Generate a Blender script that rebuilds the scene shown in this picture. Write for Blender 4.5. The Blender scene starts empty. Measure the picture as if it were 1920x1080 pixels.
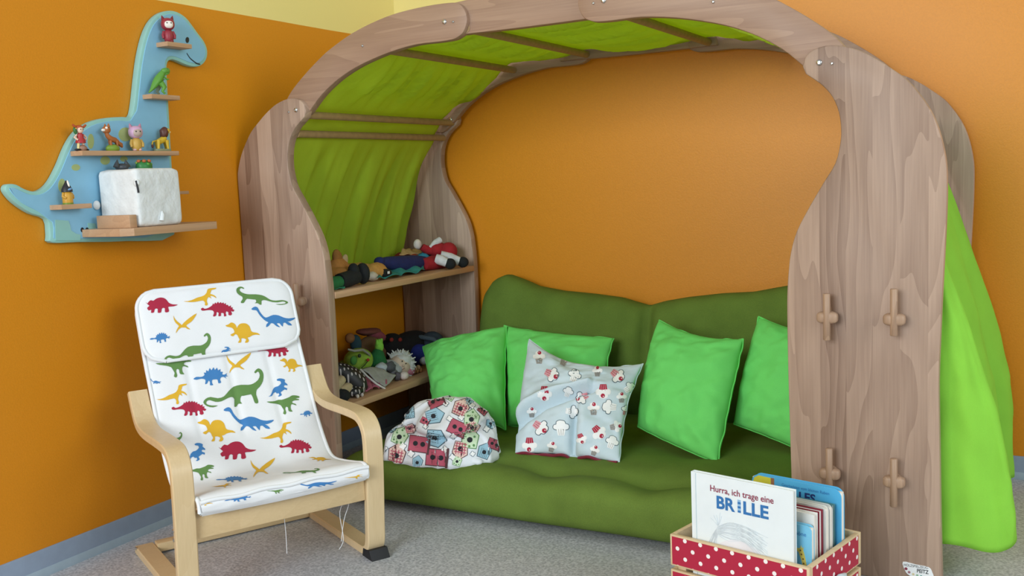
import bpy, bmesh, math, random
import numpy as np
from mathutils import Vector, Matrix, noise, geometry
from mathutils.bvhtree import BVHTree
rnd = random.Random(7)
scn = bpy.context.scene
C = scn.collection

# ------------------------------------------------------------------ camera
FPX = 1846.63                       # focal length in pixels of the 1920 px wide photograph
YAW, PITCH, ROLL = -0.50215574, -0.11126983, -0.04221236
CAM = Vector((0, 0, 0.86))
_f = Vector((math.sin(YAW) * math.cos(PITCH), math.cos(YAW) * math.cos(PITCH), math.sin(PITCH)))
_r0 = Vector((math.cos(YAW), -math.sin(YAW), 0)); _u0 = _r0.cross(_f)
CR = math.cos(ROLL) * _r0 + math.sin(ROLL) * _u0
CU = -math.sin(ROLL) * _r0 + math.cos(ROLL) * _u0
CF = _f
cam_d = bpy.data.cameras.new('camera'); cam = bpy.data.objects.new('camera', cam_d); C.objects.link(cam)
cam.matrix_world = Matrix(((CR.x, CU.x, -CF.x, CAM.x), (CR.y, CU.y, -CF.y, CAM.y), (CR.z, CU.z, -CF.z, CAM.z), (0, 0, 0, 1)))
cam_d.sensor_width = 36; cam_d.lens = FPX / 1920 * 36; cam_d.clip_start = 0.05
scn.camera = cam

# ------------------------------------------------------------------ world, lights, exposure
w = bpy.data.worlds.new('room_light'); scn.world = w; w.use_nodes = True
w.node_tree.nodes['Background'].inputs[0].default_value = (0.88, 0.95, 1.0, 1)
w.node_tree.nodes['Background'].inputs[1].default_value = 0.5
def area(name, loc, target, sx, sy, power, col):
    d = bpy.data.lights.new(name, 'AREA'); d.shape = 'RECTANGLE'; d.size = sx; d.size_y = sy
    d.energy = power; d.color = col
    o = bpy.data.objects.new(name, d); C.objects.link(o); o.location = loc
    o.rotation_euler = (Vector(target) - Vector(loc)).to_track_quat('-Z', 'Y').to_euler()
    return o
area('window_light', (-1.2, -2.3, 1.75), (-0.6, 2.4, 0.6), 2.0, 1.5, 125, (0.86, 0.94, 1.0))
area('side_fill_light', (3.2, 0.7, 1.9), (-2.0, 1.3, 0.9), 2.2, 1.6, 66, (0.90, 0.96, 1.0))  # added fill lamp, no window known there; brightens the left wall
scn.view_settings.view_transform = 'Standard'; scn.view_settings.look = 'None'
scn.view_settings.gamma = 1; scn.view_settings.use_curve_mapping = False
scn.view_settings.exposure = 0.05

# ------------------------------------------------------------------ helpers
def ray(px, py): return CR * ((px - 960) / FPX) - CU * ((py - 540) / FPX) + CF
def at(px, py, axis, val):          # the point of the plane axis = val seen at a photo pixel
    d = ray(px, py); return CAM + d * ((val - CAM[axis]) / d[axis])
def atx(px, py, v): return at(px, py, 0, v)
def aty(px, py, v): return at(px, py, 1, v)
def atz(px, py, v): return at(px, py, 2, v)
def lin(h):
    h = h.lstrip('#'); c = [int(h[i:i + 2], 16) / 255 for i in (0, 2, 4)]
    return tuple(x / 12.92 if x <= .04045 else ((x + .055) / 1.055) ** 2.4 for x in c) + (1,)
def tag(o, label, cat, group=None):
    o['label'] = label; o['category'] = cat
    if group: o['group'] = group
    return o
def thing(name, label, cat, loc, group=None):
    o = bpy.data.objects.new(name, None); C.objects.link(o); o.location = loc; o.empty_display_size = .05
    return tag(o, label, cat, group)
def link(name, me, mat=None, parent=None, smooth=True):
    o = bpy.data.objects.new(name, me); C.objects.link(o)
    if mat is not None:
        for m in (mat if isinstance(mat, (list, tuple)) else [mat]): me.materials.append(m)
    if smooth: me.polygons.foreach_set('use_smooth', [True] * len(me.polygons))
    if parent is not None:
        o.parent = parent
        if parent.type == 'EMPTY': o.matrix_parent_inverse = Matrix.Translation(-Vector(parent.location))
    return o
def mesh(name, vs, fs, mat=None, parent=None, smooth=True, mi=None):
    me = bpy.data.meshes.new(name); me.from_pydata([tuple(v) for v in vs], [], fs)
    o = link(name, me, mat, parent, smooth)
    if mi is not None: me.polygons.foreach_set('material_index', mi)
    me.validate(); me.update()
    return o
def bmobj(name, bm, mat=None, parent=None, smooth=False):
    me = bpy.data.meshes.new(name); bmesh.ops.recalc_face_normals(bm, faces=bm.faces); bm.to_mesh(me); bm.free()
    return link(name, me, mat, parent, smooth)
def autosmooth(o, ang=35):
    me = o.data; me.polygons.foreach_set('use_smooth', [True] * len(me.polygons))
    try: me.set_sharp_from_angle(angle=math.radians(ang))
    except Exception: pass
    return o
def box_bm(o, ax, ay, az, sx, sy, sz, bev=0):   # corner o, unit axes, sizes
    bm = bmesh.new(); vs = []
    for k in (0, 1):
        for j in (0, 1):
            for i in (0, 1): vs.append(bm.verts.new(o + ax * (sx * i) + ay * (sy * j) + az * (sz * k)))
    for f in ((0, 2, 3, 1), (4, 5, 7, 6), (0, 1, 5, 4), (2, 6, 7, 3), (0, 4, 6, 2), (1, 3, 7, 5)): bm.faces.new([vs[i] for i in f])
    if bev: bmesh.ops.bevel(bm, geom=list(bm.edges), offset=bev, segments=2, affect='EDGES', profile=.5)
    return bm
EX, EY, EZ = Vector((1, 0, 0)), Vector((0, 1, 0)), Vector((0, 0, 1))
def box(name, o, sx, sy, sz, mat, parent=None, bev=.002, ax=EX, ay=EY, az=EZ):
    return autosmooth(bmobj(name, box_bm(Vector(o), ax, ay, az, sx, sy, sz, bev), mat, parent), 30)
def smooth_loop(pts, n=4, closed=True):          # Catmull-Rom
    out = []; m = len(pts); P = [np.array(p, float) for p in pts]
    for i in range(m if closed else m - 1):
        p0, p1, p2, p3 = (P[(i - 1) % m], P[i], P[(i + 1) % m], P[(i + 2) % m]) if closed else (P[max(i - 1, 0)], P[i], P[i + 1], P[min(i + 2, m - 1)])
        for k in range(n):
            t = k / n
            out.append(.5 * ((2 * p1) + (p2 - p0) * t + (2 * p0 - 5 * p1 + 4 * p2 - p3) * t * t + (3 * p1 - p0 - 3 * p2 + p3) * t ** 3))
    if not closed: out.append(P[-1])
    return out
def inset(pts, d):
    P = [np.array(p, float) for p in pts]; m = len(P); out = []
    A = sum(P[i][0] * P[(i + 1) % m][1] - P[(i + 1) % m][0] * P[i][1] for i in range(m))
    s = 1 if A > 0 else -1
    for i in range(m):
        t = P[(i + 1) % m] - P[i - 1]; L = np.hypot(*t) or 1; nrm = np.array([-t[1], t[0]]) / L * s
        out.append(P[i] + nrm * d)
    return out
def prism(name, pts, o, au, av, aw, w0, w1, mat, parent=None, bev=.0, seg=2):
    """2-D outline (u,v) in the plane o+u*au+v*av, extruded along aw from w0 to w1 with rounded rims"""
    o = Vector(o); m = len(pts); layers = []
    if bev:
        for k in range(seg + 1):
            a = math.pi / 2 * k / seg
            layers.append((bev * (1 - math.sin(a)), w0 + bev * (1 - math.cos(a))))
        for k in range(seg + 1):
            a = math.pi / 2 * (1 - k / seg)
            layers.append((bev * (1 - math.sin(a)), w1 - bev * (1 - math.cos(a))))
    else: layers = [(0, w0), (0, w1)]
    bm = bmesh.new(); rings = []
    for d, wv in layers:
        q = inset(pts, d) if d > 1e-7 else pts
        rings.append([bm.verts.new(o + au * float(p[0]) + av * float(p[1]) + aw * wv) for p in q])
    for a, b in zip(rings, rings[1:]):
        for i in range(m): bm.faces.new((a[i], a[(i + 1) % m], b[(i + 1) % m], b[i]))
    bm.faces.new(rings[0]); bm.faces.new(rings[-1][::-1])
    return autosmooth(bmobj(name, bm, mat, parent), 40)
def frames(path):
    P = [Vector(p) for p in path]; out = []; up = None
    for i, p in enumerate(P):
        t = (P[min(i + 1, len(P) - 1)] - P[max(i - 1, 0)]).normalized()
        if up is None: up = t.orthogonal().normalized()
        up = (up - t * up.dot(t)).normalized(); out.append((p, t, up, t.cross(up)))
    return out
def tube(name, path, r, mat, parent=None, n=10, cap=True):
    fr = frames(path); R = r if hasattr(r, '__len__') else [r] * len(fr); vs = []; fs = []
    for (p, t, a, b), rr in zip(fr, R):
        for k in range(n):
            an = 2 * math.pi * k / n; vs.append(p + (a * math.cos(an) + b * math.sin(an)) * rr)
    for i in range(len(fr) - 1):
        for k in range(n): fs.append((i * n + k, i * n + (k + 1) % n, (i + 1) * n + (k + 1) % n, (i + 1) * n + k))
    if cap: fs.append(tuple(range(n - 1, -1, -1))); fs.append(tuple(range((len(fr) - 1) * n, len(fr) * n)))
    return autosmooth(mesh(name, vs, fs, mat, parent), 50)
def blob(name, c, r, mat, parent=None, rot=(0, 0, 0), e=1.0, n=16, nz=0, ns=8, warp=None):
    """superellipsoid with optional noise; e<1 is boxier"""
    from mathutils import Euler
    M = Euler(rot).to_matrix(); vs = []; fs = []; m = n; h = n // 2 + 2
    sg = lambda x, p: math.copysign(abs(x) ** p, x)
    c = Vector(c)
    for j in range(h + 1):
        ph = -math.pi / 2 + math.pi * j / h
        for i in range(m):
            th = 2 * math.pi * i / m
            v = Vector((sg(math.cos(ph), e) * sg(math.cos(th), e), sg(math.cos(ph), e) * sg(math.sin(th), e), sg(math.sin(ph), e)))
            if warp: v = Vector(warp(v))
            v = Vector((v.x * r[0], v.y * r[1], v.z * r[2]))
            if nz: v *= 1 + nz * noise.noise((v + c * 3) * ns / max(r) * .25 + c * 7)
            vs.append(c + M @ v)
    for j in range(h):
        for i in range(m): fs.append((j * m + i, j * m + (i + 1) % m, (j + 1) * m + (i + 1) % m, (j + 1) * m + i))
    o = mesh(name, vs, fs, mat, parent)
    bm = bmesh.new(); bm.from_mesh(o.data); bmesh.ops.remove_doubles(bm, verts=bm.verts, dist=1e-6); bm.to_mesh(o.data); bm.free()
    o.data.polygons.foreach_set('use_smooth', [True] * len(o.data.polygons))
    return o
def grid_mesh(name, G, mat, parent=None, solid=0):
    nu, nv = len(G), len(G[0]); vs = [p for row in G for p in row]
    fs = [(i * nv + j, (i + 1) * nv + j, (i + 1) * nv + j + 1, i * nv + j + 1) for i in range(nu - 1) for j in range(nv - 1)]
    o = mesh(name, vs, fs, mat, parent)
    if solid:
        md = o.modifiers.new('thickness', 'SOLIDIFY'); md.thickness = solid; md.offset = 0
    return o
def lathe(name, prof, c, mat, parent=None, n=20, axis=EZ):
    a = Vector(axis).normalized(); b = a.orthogonal().normalized(); d = a.cross(b); vs = []; fs = []; c = Vector(c)
    for r, h in prof:
        for k in range(n):
            t = 2 * math.pi * k / n; vs.append(c + a * h + (b * math.cos(t) + d * math.sin(t)) * r)
    for i in range(len(prof) - 1):
        for k in range(n): fs.append((i * n + k, i * n + (k + 1) % n, (i + 1) * n + (k + 1) % n, (i + 1) * n + k))
    fs.append(tuple(range(n - 1, -1, -1))); fs.append(tuple(range((len(prof) - 1) * n, len(prof) * n)))
    return autosmooth(mesh(name, vs, fs, mat, parent), 40)
def fill2d(polys, step):
    """triangulate outlines (list of 2-D loops, the first the outline) with inner grid points"""
    pts = []; cons = []
    for pl in polys:
        b = len(pts); pl2 = []
        for i in range(len(pl)):
            a, c = np.array(pl[i], float), np.array(pl[(i + 1) % len(pl)], float); k = max(1, int(np.hypot(*(c - a)) / step))
            for q in range(k): pl2.append(a + (c - a) * q / k)
        pts += pl2; m = len(pl2); cons += [(b + i, b + (i + 1) % m) for i in range(m)]
    A = np.array(pts); lo, hi = A.min(0), A.max(0); out = np.array(polys[0], float)
    for x in np.arange(lo[0], hi[0], step):
        for y in np.arange(lo[1], hi[1], step):
            pts.append(np.array([x + .013, y + .017]))
    r = geometry.delaunay_2d_cdt([Vector((float(p[0]), float(p[1]))) for p in pts], cons, [], 1, 1e-6)
    V = [(v.x, v.y) for v in r[0]]; used = set(); F = []
    for f in r[2]:
        cx = sum(V[i][0] for i in f) / len(f); cy = sum(V[i][1] for i in f) / len(f)
        if inside(cx, cy, out): F.append(list(f))
    return V, F
def inside(x, y, P):
    c = False; n = len(P)
    for i in range(n):
        x1, y1 = P[i]; x2, y2 = P[(i + 1) % n]
        if (y1 > y) != (y2 > y) and x < (x2 - x1) * (y - y1) / (y2 - y1) + x1: c = not c
    return c
def bvh_of(o):
    me = o.data; return BVHTree.FromPolygons([v.co.copy() for v in me.vertices], [tuple(p.vertices) for p in me.polygons])
def print_on(name, bvh, motifs, mats, parent, off=.0008, step=5):
    """printed motif: outlines given where the photo shows them, laid onto the cloth surface itself"""
    vs = []; fs = []; mi = []
    for pl, m, lift in motifs:
        V, F = fill2d([pl], step); idx = {}
        for k, (x, y) in enumerate(V):
            d = ray(x, y).normalized(); h = bvh.ray_cast(CAM, d)
            if h[0] is None: continue
            n = h[1] if h[1].dot(d) < 0 else -h[1]
            idx[k] = (len(vs), h[0].length); vs.append(h[0] + n * (off * (1 + lift)))
        for f in F:
            if all(i in idx for i in f):
                L = max((vs[idx[a][0]] - vs[idx[b][0]]).length for a in f for b in f)
                if L < .05: fs.append([idx[i][0] for i in f]); mi.append(m)
    if not fs: return None
    return mesh(name, vs, fs, mats, parent, True, mi)

# ------------------------------------------------------------------ materials
MATS = {}
def nt(name):
    m = bpy.data.materials.new(name); m.use_nodes = True; t = m.node_tree; b = t.nodes['Principled BSDF']; MATS[name] = m
    return m, t, b
def N(t, typ, **kw):
    n = t.nodes.new(typ)
    for k, v in kw.items():
        if k in n.inputs: n.inputs[k].default_value = v
        else: setattr(n, k, v)
    return n
def coords(t, scale=(1, 1, 1), rot=(0, 0, 0), src='Object'):
    tc = N(t, 'ShaderNodeTexCoord'); mp = N(t, 'ShaderNodeMapping'); mp.inputs['Scale'].default_value = scale; mp.inputs['Rotation'].default_value = rot
    t.links.new(tc.outputs[src], mp.inputs['Vector']); return mp.outputs['Vector']
def ramp(t, fac, stops):
    r = N(t, 'ShaderNodeValToRGB'); e = r.color_ramp.elements
    while len(e) < len(stops): e.new(.5)
    for q, (p, c) in zip(e, stops): q.position = p; q.color = c
    t.links.new(fac, r.inputs['Fac']); return r.outputs['Color']
def bump(t, b, h, s, d=.01):
    n = N(t, 'ShaderNodeBump'); n.inputs['Strength'].default_value = s; n.inputs['Distance'].default_value = d
    t.links.new(h, n.inputs['Height']); t.links.new(n.outputs['Normal'], b.inputs['Normal'])
def plain(name, hexc, rough=.6, var=.06, scale=30, bmp=0, metal=0, sheen=0):
    if name in MATS: return MATS[name]
    m, t, b = nt(name); c = lin(hexc); v = coords(t)
    nz = N(t, 'ShaderNodeTexNoise', Scale=scale, Detail=3.0); t.links.new(v, nz.inputs['Vector'])
    lo = tuple(x * (1 - var) for x in c[:3]) + (1,); hi = tuple(min(1, x * (1 + var)) for x in c[:3]) + (1,)
    t.links.new(ramp(t, nz.outputs['Fac'], [(.3, lo), (.7, hi)]), b.inputs['Base Color'])
    b.inputs['Roughness'].default_value = rough; b.inputs['Metallic'].default_value = metal
    if sheen: b.inputs['Sheen Weight'].default_value = sheen
    if bmp: bump(t, b, nz.outputs['Fac'], bmp)
    return m
def cloth(name, hexc, transl=0.0, weave=900, var=.08, tcol=None):
    m, t, b = nt(name); c = lin(hexc); v = coords(t)
    n1 = N(t, 'ShaderNodeTexNoise', Scale=weave, Detail=2.0); n2 = N(t, 'ShaderNodeTexNoise', Scale=14.0, Detail=4.0)
    t.links.new(v, n1.inputs['Vector']); t.links.new(v, n2.inputs['Vector'])
    mx = N(t, 'ShaderNodeMath', operation='ADD'); t.links.new(n1.outputs['Fac'], mx.inputs[0]); t.links.new(n2.outputs['Fac'], mx.inputs[1])
    mh = N(t, 'ShaderNodeMath', operation='MULTIPLY'); mh.inputs[1].default_value = .5; t.links.new(mx.outputs[0], mh.inputs[0])
    lo = tuple(x * (1 - var) for x in c[:3]) + (1,); hi = tuple(min(1, x * (1 + var)) for x in c[:3]) + (1,)
    col = ramp(t, mh.outputs[0], [(.35, lo), (.65, hi)]); t.links.new(col, b.inputs['Base Color'])
    b.inputs['Roughness'].default_value = .9; b.inputs['Specular IOR Level'].default_value = .15
    bump(t, b, mh.outputs[0], .15, .004)
    if transl:
        tr = N(t, 'ShaderNodeBsdfTranslucent'); tr.inputs['Color'].default_value = lin(tcol or hexc)
        ms = N(t, 'ShaderNodeMixShader'); ms.inputs[0].default_value = transl; out = t.nodes['Material Output']
        t.links.new(b.outputs[0], ms.inputs[1]); t.links.new(tr.outputs[0], ms.inputs[2]); t.links.new(ms.outputs[0], out.inputs['Surface'])
    return m
def wood(name, light, dark, axis='Z', stave=.1, rough=.5, ring=9.0, contrast=.5, across='X'):
    """glued-up boards: staves with their own tint, cathedral figure and fine pores"""
    m, t, b = nt(name); tc = N(t, 'ShaderNodeTexCoord'); sp = N(t, 'ShaderNodeSeparateXYZ'); t.links.new(tc.outputs['Object'], sp.inputs[0])
    u = sp.outputs[across]
    dv = N(t, 'ShaderNodeMath', operation='DIVIDE'); dv.inputs[1].default_value = stave; t.links.new(u, dv.inputs[0])
    fl = N(t, 'ShaderNodeMath', operation='FLOOR'); t.links.new(dv.outputs[0], fl.inputs[0])
    wn = N(t, 'ShaderNodeTexWhiteNoise', noise_dimensions='1D'); t.links.new(fl.outputs[0], wn.inputs['W'])
    sc = {'X': (.09, 1, 1), 'Y': (1, .09, 1), 'Z': (1, 1, .13)}[axis]
    mp = N(t, 'ShaderNodeMapping'); mp.inputs['Scale'].default_value = sc; t.links.new(tc.outputs['Object'], mp.inputs['Vector'])
    of = N(t, 'ShaderNodeVectorMath', operation='MULTIPLY_ADD'); t.links.new(wn.outputs['Color'], of.inputs[0]); of.inputs[1].default_value = (3, 3, 3); t.links.new(mp.outputs[0], of.inputs[2])
    n1 = N(t, 'ShaderNodeTexNoise', Scale=ring, Detail=2.0, Roughness=.45); t.links.new(of.outputs[0], n1.inputs['Vector'])
    k = N(t, 'ShaderNodeMath', operation='MULTIPLY'); k.inputs[1].default_value = 11.0; t.links.new(n1.outputs['Fac'], k.inputs[0])
    fr = N(t, 'ShaderNodeMath', operation='FRACT'); t.links.new(k.outputs[0], fr.inputs[0])
    n2 = N(t, 'ShaderNodeTexNoise', Scale=260.0, Detail=2.0)
    mp2 = N(t, 'ShaderNodeMapping'); mp2.inputs['Scale'].default_value = {'X': (.03, 1, 1), 'Y': (1, .03, 1), 'Z': (1, 1, .03)}[axis]
    t.links.new(tc.outputs['Object'], mp2.inputs['Vector']); t.links.new(mp2.outputs[0], n2.inputs['Vector'])
    # sum: ring .45, stave .35, pores .2
    a = N(t, 'ShaderNodeMath', operation='MULTIPLY'); a.inputs[1].default_value = .42 * contrast; t.links.new(fr.outputs[0], a.inputs[0])
    a2 = N(t, 'ShaderNodeMath', operation='MULTIPLY_ADD'); a2.inputs[1].default_value = .5; t.links.new(wn.outputs['Value'], a2.inputs[0]); t.links.new(a.outputs[0], a2.inputs[2])
    a3 = N(t, 'ShaderNodeMath', operation='MULTIPLY_ADD'); a3.inputs[1].default_value = .3; t.links.new(n2.outputs['Fac'], a3.inputs[0]); t.links.new(a2.outputs[0], a3.inputs[2])
    L, D = lin(light), lin(dark)
    t.links.new(ramp(t, a3.outputs[0], [(.1, L), (.85, D)]), b.inputs['Base Color'])
    b.inputs['Roughness'].default_value = rough; bump(t, b, n2.outputs['Fac'], .06, .002)
    return m
def wall_paint(name, lower, upper, zc):
    m, t, b = nt(name); tc = N(t, 'ShaderNodeTexCoord'); sp = N(t, 'ShaderNodeSeparateXYZ'); t.links.new(tc.outputs['Object'], sp.inputs[0])
    nz = N(t, 'ShaderNodeTexNoise', Scale=260.0, Detail=3.0); t.links.new(tc.outputs['Object'], nz.inputs['Vector'])
    n3 = N(t, 'ShaderNodeTexNoise', Scale=3.0, Detail=2.0); t.links.new(tc.outputs['Object'], n3.inputs['Vector'])
    g = N(t, 'ShaderNodeMath', operation='GREATER_THAN'); g.inputs[1].default_value = zc
    wob = N(t, 'ShaderNodeMath', operation='MULTIPLY_ADD'); wob.inputs[1].default_value = .004; t.links.new(n3.outputs['Fac'], wob.inputs[0]); t.links.new(sp.outputs['Z'], wob.inputs[2])
    t.links.new(wob.outputs[0], g.inputs[0])
    mx = N(t, 'ShaderNodeMix', data_type='RGBA'); t.links.new(g.outputs[0], mx.inputs[0])
    c = lin(lower); t.links.new(ramp(t, nz.outputs['Fac'], [(.3, tuple(x * .93 for x in c[:3]) + (1,)), (.7, c)]), mx.inputs[6])
    mx.inputs[7].default_value = lin(upper); t.links.new(mx.outputs[2], b.inputs['Base Color'])
    b.inputs['Roughness'].default_value = .42; b.inputs['Specular IOR Level'].default_value = .4
    bump(t, b, nz.outputs['Fac'], .10, .003); return m
def floor_mat():
    m, t, b = nt('vinyl_floor'); v = coords(t)
    a = N(t, 'ShaderNodeTexNoise', Scale=190.0, Detail=2.0); t.links.new(v, a.inputs['Vector'])
    c = N(t, 'ShaderNodeTexVoronoi', Scale=120.0); t.links.new(v, c.inputs['Vector'])
    mx = N(t, 'ShaderNodeMath', operation='MULTIPLY_ADD'); mx.inputs[1].default_value = .35; t.links.new(c.outputs['Distance'], mx.inputs[0]); t.links.new(a.outputs['Fac'], mx.inputs[2])
    t.links.new(ramp(t, mx.outputs[0], [(.4, lin('8f9298')), (.6, lin('a8abb0')), (.85, lin('c8cace'))]), b.inputs['Base Color'])
    b.inputs['Roughness'].default_value = .45; return m
def dots_mat(name, base, dot, per, row, r, src='UV'):
    m, t, b = nt(name); tc = N(t, 'ShaderNodeTexCoord'); sp = N(t, 'ShaderNodeSeparateXYZ'); t.links.new(tc.outputs[src], sp.inputs[0])
    def M(op, a, c, d=None):
        n = N(t, 'ShaderNodeMath', operation=op)
        for i, q in enumerate((a, c, d)):
            if q is None: continue
            if isinstance(q, (int, float)): n.inputs[i].default_value = q
            else: t.links.new(q, n.inputs[i])
        return n.outputs[0]
    yr = M('DIVIDE', sp.outputs['Y'], row); fy = M('FLOOR', yr, 0); ly = M('MULTIPLY', M('SUBTRACT', M('SUBTRACT', yr, fy), .5), row)
    par = M('MODULO', M('ABSOLUTE', fy, 0), 2.0)
    xr = M('ADD', M('DIVIDE', sp.outputs['X'], per), M('MULTIPLY', par, .5)); lx = M('MULTIPLY', M('SUBTRACT', M('SUBTRACT', xr, M('FLOOR', xr, 0)), .5), per)
    d = M('SQRT', M('ADD', M('MULTIPLY', lx, lx), M('MULTIPLY', ly, ly)), 0); f = M('LESS_THAN', d, r)
    mx = N(t, 'ShaderNodeMix', data_type='RGBA'); t.links.new(f, mx.inputs[0]); mx.inputs[6].default_value = lin(base); mx.inputs[7].default_value = lin(dot)
    t.links.new(mx.outputs[2], b.inputs['Base Color']); b.inputs['Roughness'].default_value = .5; return m

M_WALL = wall_paint('orange_wall_paint', 'dc8c14', 'f0de92', 1.351)
M_FLOOR = floor_mat()
M_BASE = plain('blue_grey_vinyl', '8d9db2', .4, .04, 40)
M_BASE2 = plain('pale_blue_grey_vinyl', '9fb2bf', .4, .04, 40)
M_BEECH = wood('beech_panel', 'c0a48e', '806553', 'Z', .052, .5)
M_BEECHX = wood('beech_beam', 'bf9f84', '92735e', 'X', .5, .5, contrast=.45, across='Z')
M_DOWEL = plain('dowel_wood', 'a0845a', .55, .12, 60)
M_PEG = wood('peg_wood', 'b8987c', '7c604c', 'Z', .5, .5)
M_BIRCH = wood('birch_veneer', 'dcc49a', 'c0a273', 'Z', .5, .4, contrast=.25)
M_BIRCHX = wood('birch_bar', 'd8be92', 'bb9c6c', 'Y', .5, .4, contrast=.25)
M_CUT = wood('laminated_end', 'b98b62', '976c46', 'X', .004, .5, across='Z')
M_SHELF = wood('shelf_beech', 'cfa984', 'b08a68', 'Y', .3, .5, contrast=.5)
M_STEEL = plain('steel', 'c8c8c4', .25, .03, 50, metal=1)
M_CANOPY = cloth('lime_canopy_cloth', 'c2e04a', .55, 700, .1, 'dcf052')
M_CURTAIN = cloth('lime_curtain_cloth', 'a6e858', .4, 700, .06, 'c0f060')
M_FUTON = cloth('moss_green_felt', '637a34', 0, 500, .14)
M_LIME = cloth('bright_green_cotton', '74dc70', 0, 700, .05)
M_WHITE = cloth('white_cotton', 'eceef0', 0, 900, .03)
M_BLACKR = plain('black_rubber', '16181c', .6)
# ------------------------------------------------------------------ room
XL, YB, ZT = -2.012, 2.898, 1.351
def struct(o): o['kind'] = 'structure'; return o
struct(mesh('floor', [(XL - .1, -3.5, 0), (3.5, -3.5, 0), (3.5, YB + .1, 0), (XL - .1, YB + .1, 0)], [(0, 1, 2, 3)], M_FLOOR, None, False))
struct(box('wall_left', (XL - .1, -3.5, 0), .1, YB + 3.6, 2.7, M_WALL, bev=0))
struct(box('wall_back', (XL, YB, 0), 3.5 - XL, .1, 2.7, M_WALL, bev=0))
for nm, o, au, L in (('baseboard_left', Vector((XL, -3.5, 0)), EY, YB + 3.5), ('baseboard_back', Vector((XL + .008, YB, 0)), EX, 3.5 - XL)):
    aw = EX if nm.endswith('left') else -EY
    b_ = struct(prism(nm, [(0, 0), (.009, 0), (.009, .012), (.006, .02), (.005, .058), (.003, .062), (0, .062)], o, aw, EZ, au, 0, L, M_BASE))
    lip = prism('bottom_lip', [(0, 0), (.0115, 0), (.0115, .008), (.0075, .019), (0, .019)], o, aw, EZ, au, 0.012, L - .003, M_BASE2, b_)
# ------------------------------------------------------------------ wooden play arch
XC, YF, TH = -1.097, 2.081, .028
YBK = 2.880                                     # rear face of the rear arch
arch = thing('play_arch', 'big curved beech play arch with two shelves standing against the orange wall', 'play arch', (XC, 2.45, 0))
PANEL = [(.650, 1.060), (.656, 1.079), (.670, 1.091), (.690, 1.0965), (.710, 1.0965), (.730, 1.093), (.758, 1.083), (.790, 1.064), (.818, 1.043), (.848, 1.018), (.870, .990), (.889, .960), (.903, .928), (.913, .892), (.9195, .855), (.9215, .818), (.921, .76), (.919, .705), (.9145, .6), (.911, .5), (.909, .42), (.911, .31), (.914, .15)]
PIN = [(.619, .15), (.617, .26), (.614, .42), (.613, .55), (.614, .6), (.617, .64), (.622, .68), (.635, .725), (.661, .775), (.690, .824), (.713, .862), (.7225, .9), (.7245, .93), (.72, .965), (.708, .995), (.690, 1.018), (.672, 1.033), (.656, 1.045)]
ARC = [(.76, 1.052), (.728, 1.096), (.701, 1.125), (.654, 1.162), (.607, 1.194), (.569, 1.216), (.494, 1.249), (.413, 1.272), (.345, 1.284), (.262, 1.290), (.20, 1.290), (.172, 1.286), (.155, 1.272), (.147, 1.250), (.150, 1.232), (.160, 1.215), (.175, 1.206), (.193, 1.2015), (.23, 1.2), (.30, 1.2), (.38, 1.189), (.456, 1.171), (.507, 1.154), (.557, 1.131), (.606, 1.1), (.64, 1.07), (.66, 1.052), (.71, 1.02)]
def panel_outline(side):
    up = smooth_loop(PANEL, 3, False); dn = smooth_loop(PIN, 3, False)
    pts = [np.array(p) for p in up] + [np.array((.918, 0.0)), np.array((.622, 0.0))] + [np.array(p) for p in dn]
    if side < 0: pts = [np.array((min(p[0], .911), p[1])) for p in pts]
    return [np.array((side * p[0], p[1])) for p in pts][::side]
def arc_outline(side): return [np.array((side * p[0], p[1])) for p in smooth_loop(ARC, 3)][::side]
def bolt(x, z, y, dirn, r, par, nm='bolt'):
    lathe(nm, [(r, 0), (r, .0015), (r * .8, .003), (r * .45, .0036), (r * .42, .0022), (.0003, .0022)], (XC + x, y, z), M_STEEL, par, 14, EY * dirn)
def peg(x, z, par, dz=(.05, .046)):
    pg = lathe('coat_peg', [(.004, .0), (.012, .001), (.0125, .014), (.0125, .022)], (x, YF + .004, z), M_PEG, par, 14, -EY)
    blob('knob', (x, YF - .022, z), (.0215, .012, .0125), M_PEG, pg, e=.62, n=20)
    tube('dowel', [(x, YF - .029, z - dz[1]), (x, YF - .029, z - dz[1] + .001), (x, YF - .029, z + dz[0] - .001), (x, YF - .029, z + dz[0])], [.0062, .0072, .0072, .0062], M_PEG, pg, 12)
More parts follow.
